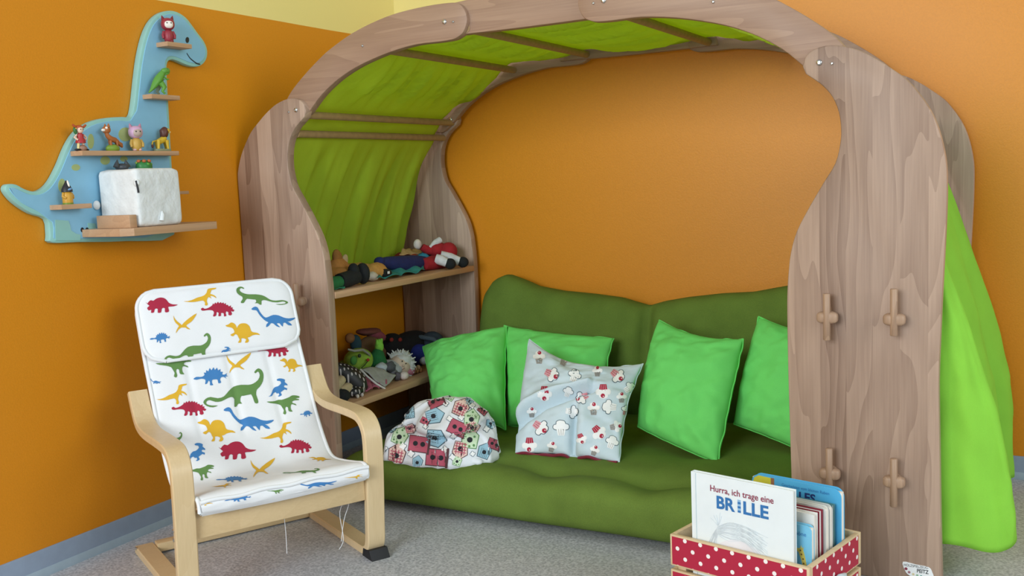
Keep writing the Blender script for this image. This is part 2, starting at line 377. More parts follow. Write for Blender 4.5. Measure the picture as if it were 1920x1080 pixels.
for fr in (0, 1):
    y0 = YF if fr == 0 else YBK; d = 1 if fr == 0 else -1
    nmf = 'front' if fr == 0 else 'rear'
    for side in (1, -1):
        p = prism('side_panel', panel_outline(side), (XC, y0, 0), EX, EZ, EY * d, 0, TH, M_BEECH, arch, .003)
        q = prism('arch_segment', arc_outline(side), (XC, y0, 0), EX, EZ, EY * d, TH * .55, TH * 1.5, M_BEECHX, arch, .003)
        yb = y0 if fr == 0 else YBK - TH * 1.5
        if fr == 0:
            bolt(side * .683, 1.065, y0, -1, .0062, p); bolt(side * .708, 1.061, y0, -1, .003, p, 'screw')
            bolt(side * .211, 1.246, y0 + TH * .55, -1, .0062, q); bolt(side * .186, 1.243, y0 + TH * .55, -1, .003, q, 'screw')
            bolt(side * .462, 1.213, y0 + TH * .55, -1, .0034, q, 'screw')
        else:
            bolt(side * .668, 1.062, yb, -1, .0062, q); bolt(side * .19, 1.246, yb - TH * .5, -1, .004, q, 'screw')
        if fr == 0:
            for (ax_, az_, dz) in ((.700, .549, (.05, .046)), (.829, .549, (.062, .032)), (.703, .220, (.056, .04)), (.829, .217, (.05, .05))):
                peg(XC + side * ax_, az_, p, dz)
    mid = [(-.25, 1.214), (-.1, 1.2125), (.0, 1.212), (.1, 1.2125), (.25, 1.214), (.25, 1.287), (.1, 1.297), (0, 1.299), (-.1, 1.297), (-.25, 1.287)]
    mb_ = prism('top_beam', mid, (XC, y0, 0), EX, EZ, EY * d, TH * 1.05, TH * 2.0, M_BEECHX, arch, .002)
    if fr == 1:
        for sx in (-1, 1):
            yy = YBK - TH * 2.0
            box('lap_joint', (XC + sx * .2 - .035, yy - .002, 1.216), .07, .004, .042, M_BEECHX, mb_, .001)
DOW = [(-.71, 1.004), (-.672, 1.052), (-.42, 1.203), (-.158, 1.226), (.225, 1.224), (.44, 1.205), (.80, .95)]
for x, z in DOW:
    tube('dowel_rail', [(XC + x, YF + TH, z), (XC + x, YF + TH + .001, z), (XC + x, YBK - TH - .001, z), (XC + x, YBK - TH, z)], .0105, M_DOWEL, arch, 14)
for z in (.571, .252):
    box('shelf', (XL + .07, YF + TH, z - .019), -1.708 - XL - .07, YBK - YF - 2 * TH, .019, M_SHELF, arch, .0025)
# maker's sticker with lettering at the foot of the right panel
M_STK = plain('sticker_white', 'f2f4f2', .35, .01); M_INK = plain('ink_dark', '1e2026', .5, .02)
so = aty(1693, 1053, YF)
st = prism('maker_sticker', [np.array(p) for p in smooth_loop([(0, 0), (.004, -.018), (.012, -.027), (.03, -.0325), (.058, -.034), (.0595, -.026), (.056, -.014), (.049, -.004), (.024, -.002)], 3)][::-1], so, EX, EZ, -EY, -.0005, .0006, M_STK, arch)
def text_mesh(name, s, o, au, av, aw, size, mat, parent, off=0, fit=None, ext=.00015, align='LEFT'):
    cu = bpy.data.curves.new(name, 'FONT'); cu.body = s; cu.size = 1; cu.offset = off; cu.align_x = align; cu.resolution_u = 3
    to = bpy.data.objects.new(name, cu); C.objects.link(to); bpy.context.view_layer.update()
    me = bpy.data.meshes.new_from_object(to.evaluated_get(bpy.context.evaluated_depsgraph_get())); bpy.data.objects.remove(to)
    xs = [v.co.x for v in me.vertices]; k = size
    kx = (fit / (max(xs) - min(xs))) if fit else size
    x0 = min(xs) if align == 'LEFT' else 0
    for v in me.vertices: v.co = Vector(o) + au * ((v.co.x - x0) * kx) + av * (v.co.y * k) + aw * ext
    me.name = name; return link(name, me, mat, parent, False)
text_mesh('lettering', 'HOLZSPIELZEUG-', so + EX * .002 - EZ * .0085, EX, (EZ - EX * 0).normalized(), -EY, .0075, M_INK, st, 0, .047, .0009)
text_mesh('lettering', 'PEITZ', so + EX * .027 - EZ * .0185, EX, EZ, -EY, .011, M_INK, st, .02, .022, .0009)
for k, (dx, dz, col, r) in enumerate([(.006, .014, '8a3347', .003), (.012, .0205, 'a8777f', .0027), (.020, .0235, 'd8cba0', .0025), (.0275, .0245, '9cc0a0', .0024), (.035, .0255, '5f9a90', .0023), (.0415, .0268, '4a7f86', .0021), (.047, .0282, '28323c', .0018), (.052, .0296, '28323c', .0014)]):
    lathe('sticker_dot', [(r, 0), (r, .0009)], so + EX * dx - EZ * dz, plain('dot_' + col, col, .4, .01), st, 12, -EY)

# ------------------------------------------------------------------ cloths
def lerpt(T, x):
    if x <= T[0][0]: return T[0][1]
    for (a, b), (c, d) in zip(T, T[1:]):
        if x <= c: return b + (d - b) * (x - a) / (c - a)
    return T[-1][1]
def wav(a): return math.sin(a)
path = [(-.853, .545), (-.853, .57), (-.848, .64), (-.835, .72), (-.812, .80), (-.785, .88), (-.752, .95), (-.728, .992), (-.726, 1.012), (-.70, 1.05), (-.682, 1.07), (-.62, 1.108), (-.55, 1.147), (-.48, 1.186), (-.432, 1.219), (-.40, 1.226), (-.32, 1.229), (-.24, 1.233), (-.17, 1.2405), (-.12, 1.2405), (-.05, 1.236), (.03, 1.2315), (.12, 1.233), (.2, 1.2375), (.24, 1.238), (.31, 1.230), (.38, 1.224), (.428, 1.2185), (.453, 1.213), (.456, 1.19), (.456, 1.175)]
path = smooth_loop(path, 4, False); npth = len(path)
G = []; ny = 60
for i, p in enumerate(path):
    t = np.array(path[min(i + 1, npth - 1)]) - np.array(path[max(i - 1, 0)]); t /= np.hypot(*t); nrm = np.array([-t[1], t[0]])
    # distance to the next rail keeps the cloth tight there
    dd = min(math.hypot(p[0] - a, p[1] - b) for a, b in DOW[:6]); low = max(0, min(1, (1.0 - p[1]) / .45)) if p[0] < -.6 else 0
    row = []
    for j in range(ny + 1):
        v = j / ny; s = i / npth
        ya, yb = YF + TH * 1.7, YBK - TH * 2.15 + .0
        yb2 = yb - .0 * low
        y = ya + (yb2 - ya) * v
        slack = min(1, max(0, (dd - .016) / .09))
        ph = 2 * math.pi * (v * 5.5 + .9 * s * 6 + .35 * math.sin(3 * v + s * 9))
        a = .011 * slack * (math.sin(ph) + .7 * math.sin(2.3 * ph + 1.2) + .4 * math.sin(4.1 * ph)) + .006 * slack * math.sin(17 * v + 20 * s) + .004 * slack * noise.noise(Vector((v * 30, s * 14, 0)))
        if p[0] < -.6 and p[1] < 1.0:
            a = (.006 + .020 * low) * (math.sin(2 * math.pi * (v * 4.2 + low * .6 + .2 * math.sin(5 * v))) + .6 * math.sin(2 * math.pi * (v * 9.1 + low * 1.1) + 1) + .3 * math.sin(2 * math.pi * (v * 17 + low * 1.5))) * min(1, slack + .05) + .012 * low
            a = max(a, -.03)
        a = a if a > 0 else a * .6
        sag = -.006 * slack if p[0] > -.6 else 0
        row.append(Vector((XC + p[0] + nrm[0] * (a + sag), y, p[1] + nrm[1] * (a + sag))))
    G.append(row)
can = grid_mesh('canopy_cloth', G, M_CANOPY, None, .0012)
tag(can, 'lime green cloth canopy stretched over the wooden rails inside the arch', 'canopy')

# curtain flaring out on the right side
REAR = [(.04, -.074), (.1, -.074), (.2, -.075), (.306, -.080), (.37, -.096), (.44, -.116), (.52, -.140), (.61, -.170), (.74, -.213), (.81, -.238), (.88, -.265), (.965, -.290)]
FRNT = [(.04, -.062), (.11, -.062), (.17, -.064), (.245, -.074), (.33, -.092), (.41, -.119), (.54, -.154), (.65, -.187), (.74, -.215), (.81, -.238), (.88, -.265), (.965, -.290)]
G = []; nz_ = 70
for i in range(nz_ + 1):
    z = .965 + (.04 - .965) * i / nz_; row = []; f = min(1, max(0, (.85 - z) / .5)); lo_ = max(0, 1 - z / .3)
    xr, xf = lerpt(REAR, z), lerpt(FRNT, z); xi = min(-.207, xf - .008)
    P0 = [(xi, 2.124), (xi * .6 + xf * .4, 2.128 - .004 * f), (xi * .2 + xf * .8, 2.136), (xf, 2.155), (xf - .004 + .012 * lo_, 2.20), (xf - .055 * f, 2.29), (min(xr, xf) - .085 * f, 2.40), (xr - .085 * f, 2.50), (xr - .045 * f, 2.58), (xr - .030 * f, 2.64), (xr - .050 * f, 2.69), (xr - .012 * f, 2.75), (xr, 2.805)]
    q = smooth_loop(P0, 8, False); m_ = len(q)
    for j, (x, y) in enumerate(q):
        v = j / (m_ - 1)
        wr = f * (.0035 * math.sin(46 * v + 6 * z + 2 * math.sin(9 * z)) + .006 * noise.noise(Vector((v * 9, z * 7, 2))) + .003 * noise.noise(Vector((v * 22, z * 16, 5))))
        hem = .072 + .022 * math.exp(-((v - .36) / .07) ** 2) - .034 * max(0, (v - .4) / .6) + .004 * math.sin(25 * v)
        zz = hem + (z - .04) * (.965 - hem) / .925
        row.append(Vector((float(x) + wr * (.3 if v < .25 else 1), float(y) - (wr * 1.2 if v < .3 else 0), zz)))
    G.append(row)
cur = grid_mesh('side_curtain', G, M_CURTAIN, None, .0014)
tag(cur, 'bright lime cloth hanging in folds to the floor beside the right arch panel', 'curtain')

# ------------------------------------------------------------------ futon
fut = thing('futon', 'moss green folded futon with tufted seat and backrest against the wall', 'futon', (-1.08, 2.45, 0))
def sgp(x, p): return math.copysign(abs(x) ** p, x)
x0, x1 = -1.70, -.49; nx = 90; nr = 72; vs = []; fs = []
TUF = [(-1.375, 2.165), (-1.085, 2.15), (-.815, 2.15), (-1.375, 2.45), (-1.085, 2.45), (-.815, 2.45), (-.60, 2.30)]
for i in range(nx + 1):
    t = 2 * i / nx - 1; x = (x0 + x1) / 2 + (x1 - x0) / 2 * t
    e = (1 - abs(t) ** 26) ** .5 if abs(t) < 1 else 0; e = max(e, .02)
    for k in range(nr):
        a = 2 * math.pi * k / nr
        y = 2.432 + .382 * sgp(math.cos(a), .38) * (.95 + .05 * e); z = .070 * sgp(math.sin(a), .6) * e
        z += .070
        if z > .07:
            for tx, ty in TUF:
                dx, dy = x - tx, y - ty; r2 = dx * dx * 1.0 + dy * dy * 1.0
                z -= .020 * math.exp(-r2 / .004) + .014 * math.exp(-(dy / .020) ** 2 - (dx / .16) ** 2)
            z += .008 * math.exp(-((y - 2.085) / .05) ** 2) + .004 * noise.noise(Vector((x * 4, y * 5, 0)))
        y += .008 * noise.noise(Vector((x * 3, z * 9, 5))) * (y < 2.15) - (.010 + .014 * (x + 1.6)) * (y < 2.12)
        vs.append((x, y, max(z, .0015)))
for i in range(nx):
    for k in range(nr): fs.append((i * nr + k, i * nr + (k + 1) % nr, (i + 1) * nr + (k + 1) % nr, (i + 1) * nr + k))
fs.append(tuple(range(nr - 1, -1, -1))); fs.append(tuple(range(nx * nr, (nx + 1) * nr)))
mesh('seat', vs, fs, M_FUTON, fut)
TOP = [(-1.645, .44), (-1.63, .495), (-1.60, .532), (-1.56, .547), (-1.50, .528), (-1.45, .509), (-1.36, .495), (-1.25, .487), (-1.16, .478), (-1.07, .455), (-1.02, .470), (-.95, .483), (-.84, .497), (-.75, .503), (-.64, .525), (-.55, .52), (-.50, .48)]
vs = []; fs = []; x0, x1 = -1.655, -.50
for i in range(nx + 1):
    t = 2 * i / nx - 1; x = (x0 + x1) / 2 + (x1 - x0) / 2 * t
    e = max((1 - abs(t) ** 20) ** .5 if abs(t) < 1 else 0, .03)
    zt = lerpt(TOP, x); zb = .09; cr = math.exp(-((x + 1.06) / .02) ** 2)
    for k in range(nr):
        a = 2 * math.pi * k / nr; c, s = sgp(math.cos(a), .75), sgp(math.sin(a), .42)
        z = (zt + zb) / 2 + (zt - zb) / 2 * s * (.96 + .04 * e)
        lean = .035 * (z - .3) / .25
        y = 2.80 + lean * .5 + .066 * c * e * (1 - .35 * cr * (c < 0))
        if c < 0: y -= .014 * math.sin(math.pi * min(1, max(0, (z - zb) / (zt - zb)))) ; y += .02 * cr * math.exp(-((z - .38) / .12) ** 2)
        y += .004 * noise.noise(Vector((x * 5, z * 8, 1)))
        vs.append((x, min(y, YB - .004), z))
for i in range(nx):
    for k in range(nr): fs.append((i * nr + k, i * nr + (k + 1) % nr, (i + 1) * nr + (k + 1) % nr, (i + 1) * nr + k))
fs.append(tuple(range(nr - 1, -1, -1))); fs.append(tuple(range(nx * nr, (nx + 1) * nr)))
mesh('backrest', vs, fs, M_FUTON, fut)

# ------------------------------------------------------------------ pillows
def pillow(name, c, thick, mat, pinch=.08, wr=.004, seed=0, n=44, dent=None, parent=None, back=.5, wf=5.0):
    """c: corners bottom-left, bottom-right, top-right, top-left seen from the front"""
    bl, br, tr, tl = [Vector(p) for p in c]; nrm = (br - bl + tr - tl).cross(tl - bl + tr - br).normalized()
    vs = []; idx = {}; fs = []
    pin = pinch if hasattr(pinch, '__len__') else (pinch,) * 4     # left, right, bottom, top
    for s in (1, -1):
        for i in range(n + 1):
            for j in range(n + 1):
                edge = i in (0, n) or j in (0, n)
                if s < 0 and edge: idx[(s, i, j)] = idx[(1, i, j)]; continue
                U, V = math.sin((2 * i / n - 1) * math.pi / 2 * .92) / math.sin(math.pi / 2 * .92), math.sin((2 * j / n - 1) * math.pi / 2 * .92) / math.sin(math.pi / 2 * .92)
                pu = pin[0] if U < 0 else pin[1]; pv = pin[2] if V < 0 else pin[3]
                x = U * (1 - pu * (1 - V * V)); y = V * (1 - pv * (1 - U * U))
                u, v = (x + 1) / 2, (y + 1) / 2
                p = bl * (1 - u) * (1 - v) + br * u * (1 - v) + tr * u * v + tl * (1 - u) * v
                e = max(0, (1 - U * U) * (1 - V * V)); h = thick * e ** .42 * (1 if s > 0 else back)
                q = Vector((U * 1.3 + seed * 3.1, V * 1.3, s * 2 + seed))
                rad = math.hypot(U, V); an = math.atan2(V, U)
                qa = Vector((U * .9 + V * 1.4 + seed * 3.1, (V - .5 * U) * 3.4, s * 2 + seed))
                h += wr * (noise.noise(q * wf * .35) * 1.2 + .55 * noise.noise(qa * wf * .45) + .25 * noise.noise(qa * wf * 1.1)) * min(1, e * 3 + .1)
                h += wr * .9 * math.sin(an * 13 + 3 * noise.noise(q * 2)) * max(0, rad - .55) * min(1, e * 6)
                if dent and s > 0: h += dent(U, V)
                idx[(s, i, j)] = len(vs); vs.append(p + nrm * (s * h) + (nrm * (wr * 1.5 * noise.noise(q * 3)) if edge else Vector()))
    for s in (1, -1):
        for i in range(n):
            for j in range(n):
                f = (idx[(s, i, j)], idx[(s, i + 1, j)], idx[(s, i + 1, j + 1)], idx[(s, i, j + 1)]); fs.append(f if s > 0 else f[::-1])
    o = mesh(name, vs, fs, mat, parent)
    rim = [idx[(1, i, 0)] for i in range(n)] + [idx[(1, n, j)] for j in range(n)] + [idx[(1, i, n)] for i in range(n, 0, -1)] + [idx[(1, 0, j)] for j in range(n, 0, -1)]
    return o, [Vector(vs[k]) for k in rim]
def seam(rim, r, mat, par, nm='seam'): 
    return tube(nm, rim + [rim[0]], r, mat, par, 6, False)
GP = 'bright green cushions leaning on the futon back'
for nm, lab, cc, th, pn, sd in (
    ('cushion', 'bright green square cushion leaning on the toy shelf, leftmost of the green ones', ((812, 752, 2.43), (948, 806, 2.44), (950, 612, 2.66), (793, 650, 2.60)), .062, (.02, .03, .05, .03), 1),
    ('cushion', 'bright green cushion behind the cupcake pillow, seam piped along its left edge', ((952, 800, 2.50), (1130, 806, 2.50), (1150, 634, 2.67), (946, 611, 2.68)), .055, (.05, .06, .03, .06), 2),
    ('cushion', 'plump bright green cushion standing alone right of the cupcake pillow', ((1196, 800, 2.43), (1345, 868, 2.35), (1394, 636, 2.52), (1236, 600, 2.60)), .06, (-.05, .0, -.02, .13), 3),
    ('cushion', 'bright green cushion half hidden behind the right arch panel', ((1376, 795, 2.50), (1550, 868, 2.42), (1575, 640, 2.56), (1424, 595, 2.63)), .058, (-.02, .03, .03, .05), 4)):
    o, rim = pillow(nm, [aty(*q) for q in cc], th * 1.12, M_LIME, pn, .0075, sd, 56, wf=6.5)
    tag(o, lab, 'cushion', GP); seam(rim, .0022, M_LIME, o)
# cupcake pillow: a twisted, half-empty cover slumped against the green cushions
M_PALE = cloth('pale_blue_grey_cotton', 'ccdde4', 0, 900, .03)
M_PR = plain('print_red', 'b02440', .85, .05); M_PW = plain('print_white', 'f6f7f6', .85, .02); M_PG = plain('print_grey', 'a7a29c', .85, .05)
M_PO = plain('print_outline', '47606a', .85, .05); M_PP = plain('print_pink', 'dba0a8', .85, .05)
def cdent(U, V):
    a = (V - (-.02 + .55 * U)) / .09; d = -.036 * math.exp(-a * a) * (1 if U < .25 else math.exp(-((U - .25) / .2) ** 2))
    d += .024 * math.exp(-((V - (.14 + .55 * U)) / .10) ** 2) * (U < .35)
    b = (U - .12) / .07; d += -.034 * math.exp(-b * b) * max(0, min(1, (-.1 - V) / .3))
    d += .012 * math.exp(-((U - .30) / .12) ** 2 - ((V + .45) / .3) ** 2)
    return d
cp, rim = pillow('pillow', [aty(966, 850, 2.22), aty(1162, 868, 2.24), aty(1206, 682, 2.46), aty(993, 637, 2.47)], .052, M_PALE, (-.02, .10, .05, .30), .009, 9, 70, cdent)
tag(cp, 'pale blue crumpled pillow printed with red and white cupcakes', 'pillow')
M_ZIP = plain('dark_red_zip', '7c1f33', .6)
m_ = len(rim) // 4
tube('zip', [p - EY * .006 for p in rim[4:m_ - 2]], .0042, M_ZIP, cp, 6); tube('zip_puller', [rim[6] - EY * .01, rim[6] - EY * .013 - EZ * .016], .002, M_STEEL, cp, 6)
seam(rim, .0016, M_PALE, cp)
bv = bvh_of(cp)
def rotp(pts, cx, cy, k, ang, kx=1):
    c, s = math.cos(ang), math.sin(ang); return [(cx + (x * kx * c - y * s) * k, cy + (x * kx * s + y * c) * k) for x, y in pts]
def circ(r, n=12, cx=0, cy=0): return [(cx + r * math.cos(2 * math.pi * i / n), cy + r * math.sin(2 * math.pi * i / n)) for i in range(n)]
CUP = [(-.62, 0), (.62, 0), (.42, .95), (-.42, .95)]
FROST = [(-.85, .12), (-1.0, -.12), (-.9, -.42), (-.62, -.5), (-.58, -.82), (-.25, -1.0), (.1, -.98), (.42, -.88), (.58, -.55), (.88, -.48), (1.0, -.18), (.85, .12), (.45, .18), (.1, .08), (-.3, .2)]
FR2 = smooth_loop(FROST, 3)
def cupcake(x, y, s, deg, kind):
    s *= 1.2
    a = math.radians(deg); mo = []
    cupm = {0: 1, 1: 3, 2: 2, 3: 4}[kind]            # red, grey, white, pink cup
    mo.append((rotp(inset(FR2, -.09), x, y, s, a), 4 if kind in (2, 3) else 2, 0)) if kind != 1 else None
    mo.append((rotp(CUP, x, y, s, a), {0: 1, 1: 3, 2: 2, 3: 5}[kind], .3))
    for q in (-.32, 0, .32): mo.append((rotp([(q - .03, .1), (q + .03, .1), (q * .75 + .03, .9), (q * .75 - .03, .9)], x, y, s, a), {0: 5, 1: 4, 2: 3, 3: 1}[kind], .8))
    mo.append((rotp(FR2, x, y, s, a), 2, .6))
    if kind in (0, 1, 3): mo.append((rotp(circ(.3, 12, .05, -.72), x, y, s, a), 1, 1.4)); mo.append((rotp(circ(.08, 6, -.03, -.8), x, y, s, a), 2, 2))
    print_on('cupcake_print', bv, mo, [M_PALE, M_PR, M_PW, M_PG, M_PO, M_PP], cp, .0007, 4)
for a_ in ((1011, 671, 10, 0, 1), (1027, 651, 8, 140, 0), (1058, 676, 9, 25, 1), (1034, 702, 11, 115, 3), (1077, 705, 10, 20, 2), (1021, 737, 11, 180, 0), (1131, 733, 11, 180, 0), (1092, 745, 10, 245, 3), (1113, 767, 10, 0, 1), (1143, 763, 11, -85, 2), (1165, 746, 8, 0, 1), (1157, 704, 11, 130, 3), (997, 773, 8, 0, 1), (1072, 772, 10, 100, 2), (1013, 801, 12, 125, 3), (1052, 803, 12, 0, 2), (1122, 810, 11, 140, 0), (1154, 800, 9, 80, 1), (993, 833, 11, 180, 0), (1035, 838, 8, 15, 1), (1090, 822, 8, 160, 0), (1147, 830, 10, 20, 2), (1115, 845, 8, 20, 1), (1174, 770, 8, 20, 3), (1120, 697, 8, 0, 1), (1180, 728, 9, 60, 2), (1065, 735, 8, 20, 2)):
    cupcake(*a_)

# birdhouse pillow: slumped heap with a folded-over top
M_BW = cloth('white_birdhouse_cotton', 'e6ebf0', 0, 900, .03)
bc = Vector((-1.425, 2.16, .130)); vs = []; fs = []; nu, nvv = 96, 48
OUT = [(-180, .152), (-150, .15)]
for j in range(nvv + 1):
    ph = math.pi / 2 * j / nvv * 1.0
    for i in range(nu):
        th = 2 * math.pi * i / nu; d = Vector((math.cos(ph) * math.cos(th), math.cos(ph) * math.sin(th), math.sin(ph)))
        k = 1 + .05 * noise.noise(d * 2.2 + Vector((4, 1, 0))) + .035 * noise.noise(d * 5.0)
        x = .168 * sgp(d.x, .85) * k; y = .115 * sgp(d.y, .9) * k; z = .150 * sgp(d.z, .72) * k
        # fold: an upper roll overhanging a crease
        f = math.exp(-((z - .075 - .012 * math.sin(th * 2 + 1)) / .012) ** 2); out = 1 - .22 * f * (d.y < .3)
        up = 1 + .05 * math.exp(-((z - .105) / .02) ** 2)
        sl = .032 * math.exp(-((x + .065 - .3 * (z - .1)) / .020) ** 2) * max(0, min(1, (z - .05) / .04)) * (d.y < .4)
        x *= out * up * (1 - .22 * max(0, z / .15)); y = y * out * up + sl
        # wrinkles
        w_ = .006 * math.sin(th * 9 + 6 * noise.noise(d * 2)) * math.cos(ph)
        vs.append(bc + Vector((x + .008 * (z / .1), y + .03 * z / .15 + w_, z * (1 - .12 * (x > .05) * 0))))
for j in range(nvv):
    for i in range(nu): fs.append((j * nu + i, j * nu + (i + 1) % nu, (j + 1) * nu + (i + 1) % nu, (j + 1) * nu + i))
fs.append(tuple(range(nu - 1, -1, -1)))
bp = mesh('pillow', vs, fs, M_BW); tag(bp, 'white crumpled pillow printed with colourful birdhouses, slumped at the front of the futon', 'pillow')
blob('corner_tip', bc + Vector((.125, -.05, .014)), (.034, .018, .013), M_BW, bp, (0, .1, -.2), 1, 14, .25)
bvb = bvh_of(bp)
M_BR = plain('birdhouse_red', 'b8566a', .85, .06); M_BB = plain('birdhouse_blue', '9cc4d6', .85, .05); M_BG = plain('birdhouse_green', 'cfe6c4', .85, .05); M_BGd = plain('birdhouse_dark_green', '5f8f5a', .85, .05)
M_BK = plain('print_black', '23262c', .85, .02); M_BCH = plain('birdhouse_check', 'e7c9bd', .85, .05); M_BL = plain('print_line', '5b3b40', .85, .03)
BMATS = [M_BR, M_BB, M_BG, M_BCH, M_BK, M_BL, M_BGd, M_PW, M_PO]
H1 = [(-.8, -.6), (.8, -.6), (.8, .6), (-.8, .6)]; H2 = [(-.75, -.35), (0, -1.0), (.75, -.35), (.6, .8), (-.6, .8)]
def house(x, y, s, deg, kind):
    s *= 1.22; a = math.radians(deg); mo = []; sh = H1 if kind in (0,) else H2; dark = {0: 5, 1: 8, 2: 6, 3: 5}[kind]
    mo.append((rotp(inset(sh, -.09), x, y, s, a), dark, 0)); mo.append((rotp(sh, x, y, s, a), kind, .5))
    if kind == 1:
        for q in (-.4, -.2, 0, .2, .4): mo.append((rotp([(q - .02, -.3), (q + .02, -.3), (q + .02, .75), (q - .02, .75)], x, y, s, a), 8, .9))
    if kind == 3:
        for q in (-.42, -.14, .14, .42):
            mo.append((rotp([(q - .045, -.45), (q + .045, -.45), (q + .045, .75), (q - .045, .75)], x, y, s, a), 0, .9))
            mo.append((rotp([(-.6, q + .2 - .045), (.6, q + .2 - .045), (.6, q + .2 + .045), (-.6, q + .2 + .045)], x, y, s, a), 0, .9))
    if kind == 2:
        for qx, qy in ((-.4, -.2), (.4, -.2), (-.4, .55), (.4, .55), (0, -.65), (0, .68)): mo.append((rotp(circ(.11, 8, qx, qy), x, y, s, a), 6, .9))
    if kind == 0:
        for q in (-.3, .3): mo.append((rotp(circ(.2, 10, q, 0), x, y, s, a), 4, 1.4))
        mo.append((rotp([(.72, -.75), (.9, -.75), (.9, .75), (.72, .75)], x, y, s, a), 5, 1.2))
    else: mo.append((rotp(circ(.25, 12, 0, .12), x, y, s, a), 4, 1.4))
    print_on('birdhouse_print', bvb, mo, BMATS, bp, .0007, 4)
def cloudp(x, y, s):
    pl = [(s * (1 + .22 * math.cos(4 * t + .6)) * math.cos(t), s * (1 + .22 * math.cos(4 * t + .6)) * math.sin(t)) for t in [2 * math.pi * i / 24 for i in range(24)]]
    pl = [(x + a, y + b) for a, b in pl]
    print_on('cloud_print', bvb, [(inset(pl, -.9), 8, 0), (pl, 7, .6)], BMATS, bp, .0007, 4)
for a_ in ((817, 752, 15, -25, 0), (764, 771, 14, -12, 1), (815, 780, 15, 75, 1), (864, 765, 15, 25, 3), (884, 785, 15, 10, 2), (858, 803, 17, 25, 0), (750, 818, 15, 25, 2), (786, 833, 19, 8, 0), (817, 822, 17, 100, 1), (881, 823, 17, 5, 2), (744, 852, 17, 12, 3), (819, 858, 20, 5, 0), (863, 844, 15, 190, 3), (926, 833, 12, 20, 0), (741, 776, 10, -20, 0), (905, 769, 9, 40, 0), (845, 742, 9, 30, 2), (734, 800, 11, 20, 1), (770, 804, 10, 80, 3), (908, 846, 13, 20, 1), (857, 864, 9, 15, 2), (784, 747, 8, -30, 0), (880, 752, 8, 30, 1), (886, 801, 12, 80, 3), (921, 795, 9, 100, 1), (715, 822, 9, 80, 0), (783, 866, 10, 10, 1), (797, 790, 8, 30, 0)): house(*a_)
for a_ in ((836, 757, 4.5), (885, 761, 5), (865, 783, 5), (843, 785, 4.5), (912, 805, 5), (850, 818, 5), (756, 837, 5.5), (771, 851, 5.5), (721, 841, 5), (834, 843, 5.5), (848, 857, 5), (886, 851, 4), (798, 800, 4), (752, 793, 4)): cloudp(*a_)

# ------------------------------------------------------------------ armchair
ang = math.radians(62); AA = Vector((math.cos(ang), math.sin(ang), 0)); BB = Vector((-AA.y, AA.x, 0)); AO = Vector((-1.34, 1.76, 0)) - AA * .215
def ch(l, s, z): return AO + AA * l + BB * s + EZ * z
chair = thing('armchair', 'small bentwood armchair with a white dinosaur print cushion', 'armchair', AO + BB * .2)
ARM = [(.345, .405), (.322, .368), (.300, .344), (.270, .332), (.22, .328), (.14, .3305), (.07, .331), (.04, .326), (.020, .312), (.0095, .290), (.008, .25), (.012, .18), (.020, .09), (.024, .045), (.032, .024), (.05, .012), (.08, .0095), (.2, .0095), (.3, .0095), (.415, .0095)]
arm = smooth_loop(ARM, 4, False)
def band(name, pts, l0, l1, th, mat, par):
    vs = []; fs = []; m = len(pts)
    for i, p in enumerate(pts):
        t = np.array(pts[min(i + 1, m - 1)]) - np.array(pts[max(i - 1, 0)]); t /= np.hypot(*t); nn = np.array([-t[1], t[0]]) * th / 2
        a, b = p + nn, p - nn; bv_ = .0025
        vs += [ch(l0 + bv_, *a), ch(l1 - bv_, *a), ch(l1, *(a * .85 + b * .15)), ch(l1, *(a * .15 + b * .85)), ch(l1 - bv_, *b), ch(l0 + bv_, *b), ch(l0, *(a * .15 + b * .85)), ch(l0, *(a * .85 + b * .15))]
    for i in range(m - 1):
        for k in range(8): fs.append((i * 8 + k, i * 8 + (k + 1) % 8, (i + 1) * 8 + (k + 1) % 8, (i + 1) * 8 + k))
    fs.append(tuple(range(7, -1, -1))); fs.append(tuple(range((m - 1) * 8, m * 8)))
    return autosmooth(mesh(name, vs, fs, mat, par), 35)
for sd in (1, -1):
    l0, l1 = (.192, .236) if sd > 0 else (-.236, -.192)
    sf = band('side_frame', arm, l0, l1, .019, M_BIRCH, chair)
    ft = prism('rubber_foot', [(-.002, 0), (.05, 0), (.045, .019), (.010, .022)], ch(l0 - .001, .0, 0), BB, EZ, AA, 0, .046, M_BLACKR, sf, .001)
    for s_, z_ in ((.018, .17), (.02, .15), (.40, .018)):
        lathe('screw', [(.0045, 0), (.0045, .0015), (.002, .0022)], ch(l1 if sd > 0 else l0, s_, z_), M_STEEL, sf, 10, AA * sd)
box('front_rail', ch(-.192, .014, .142), .384, .018, .058, M_BIRCHX, chair, .002, AA, BB)
box('rear_rail', ch(-.192, .375, .004), .384, .030, .022, M_BIRCHX, chair, .002, AA, BB)
# bent seat-and-back supports under the cushion
SUP = [(.03, .185), (.10, .172), (.16, .166), (.205, .176), (.235, .205), (.27, .25), (.31, .32), (.345, .40), (.385, .48), (.42, .56), (.445, .62)]
for l in (-.165, .135): band('seat_support', smooth_loop(SUP, 3, False), l, l + .03, .012, M_BIRCH, chair)
for s_, z_ in ((.30, .275), (.40, .50)): box('cross_slat', ch(-.16, s_ + .004, z_ - .01), .32, .012, .03, M_BIRCHX, chair, .002, AA, BB)
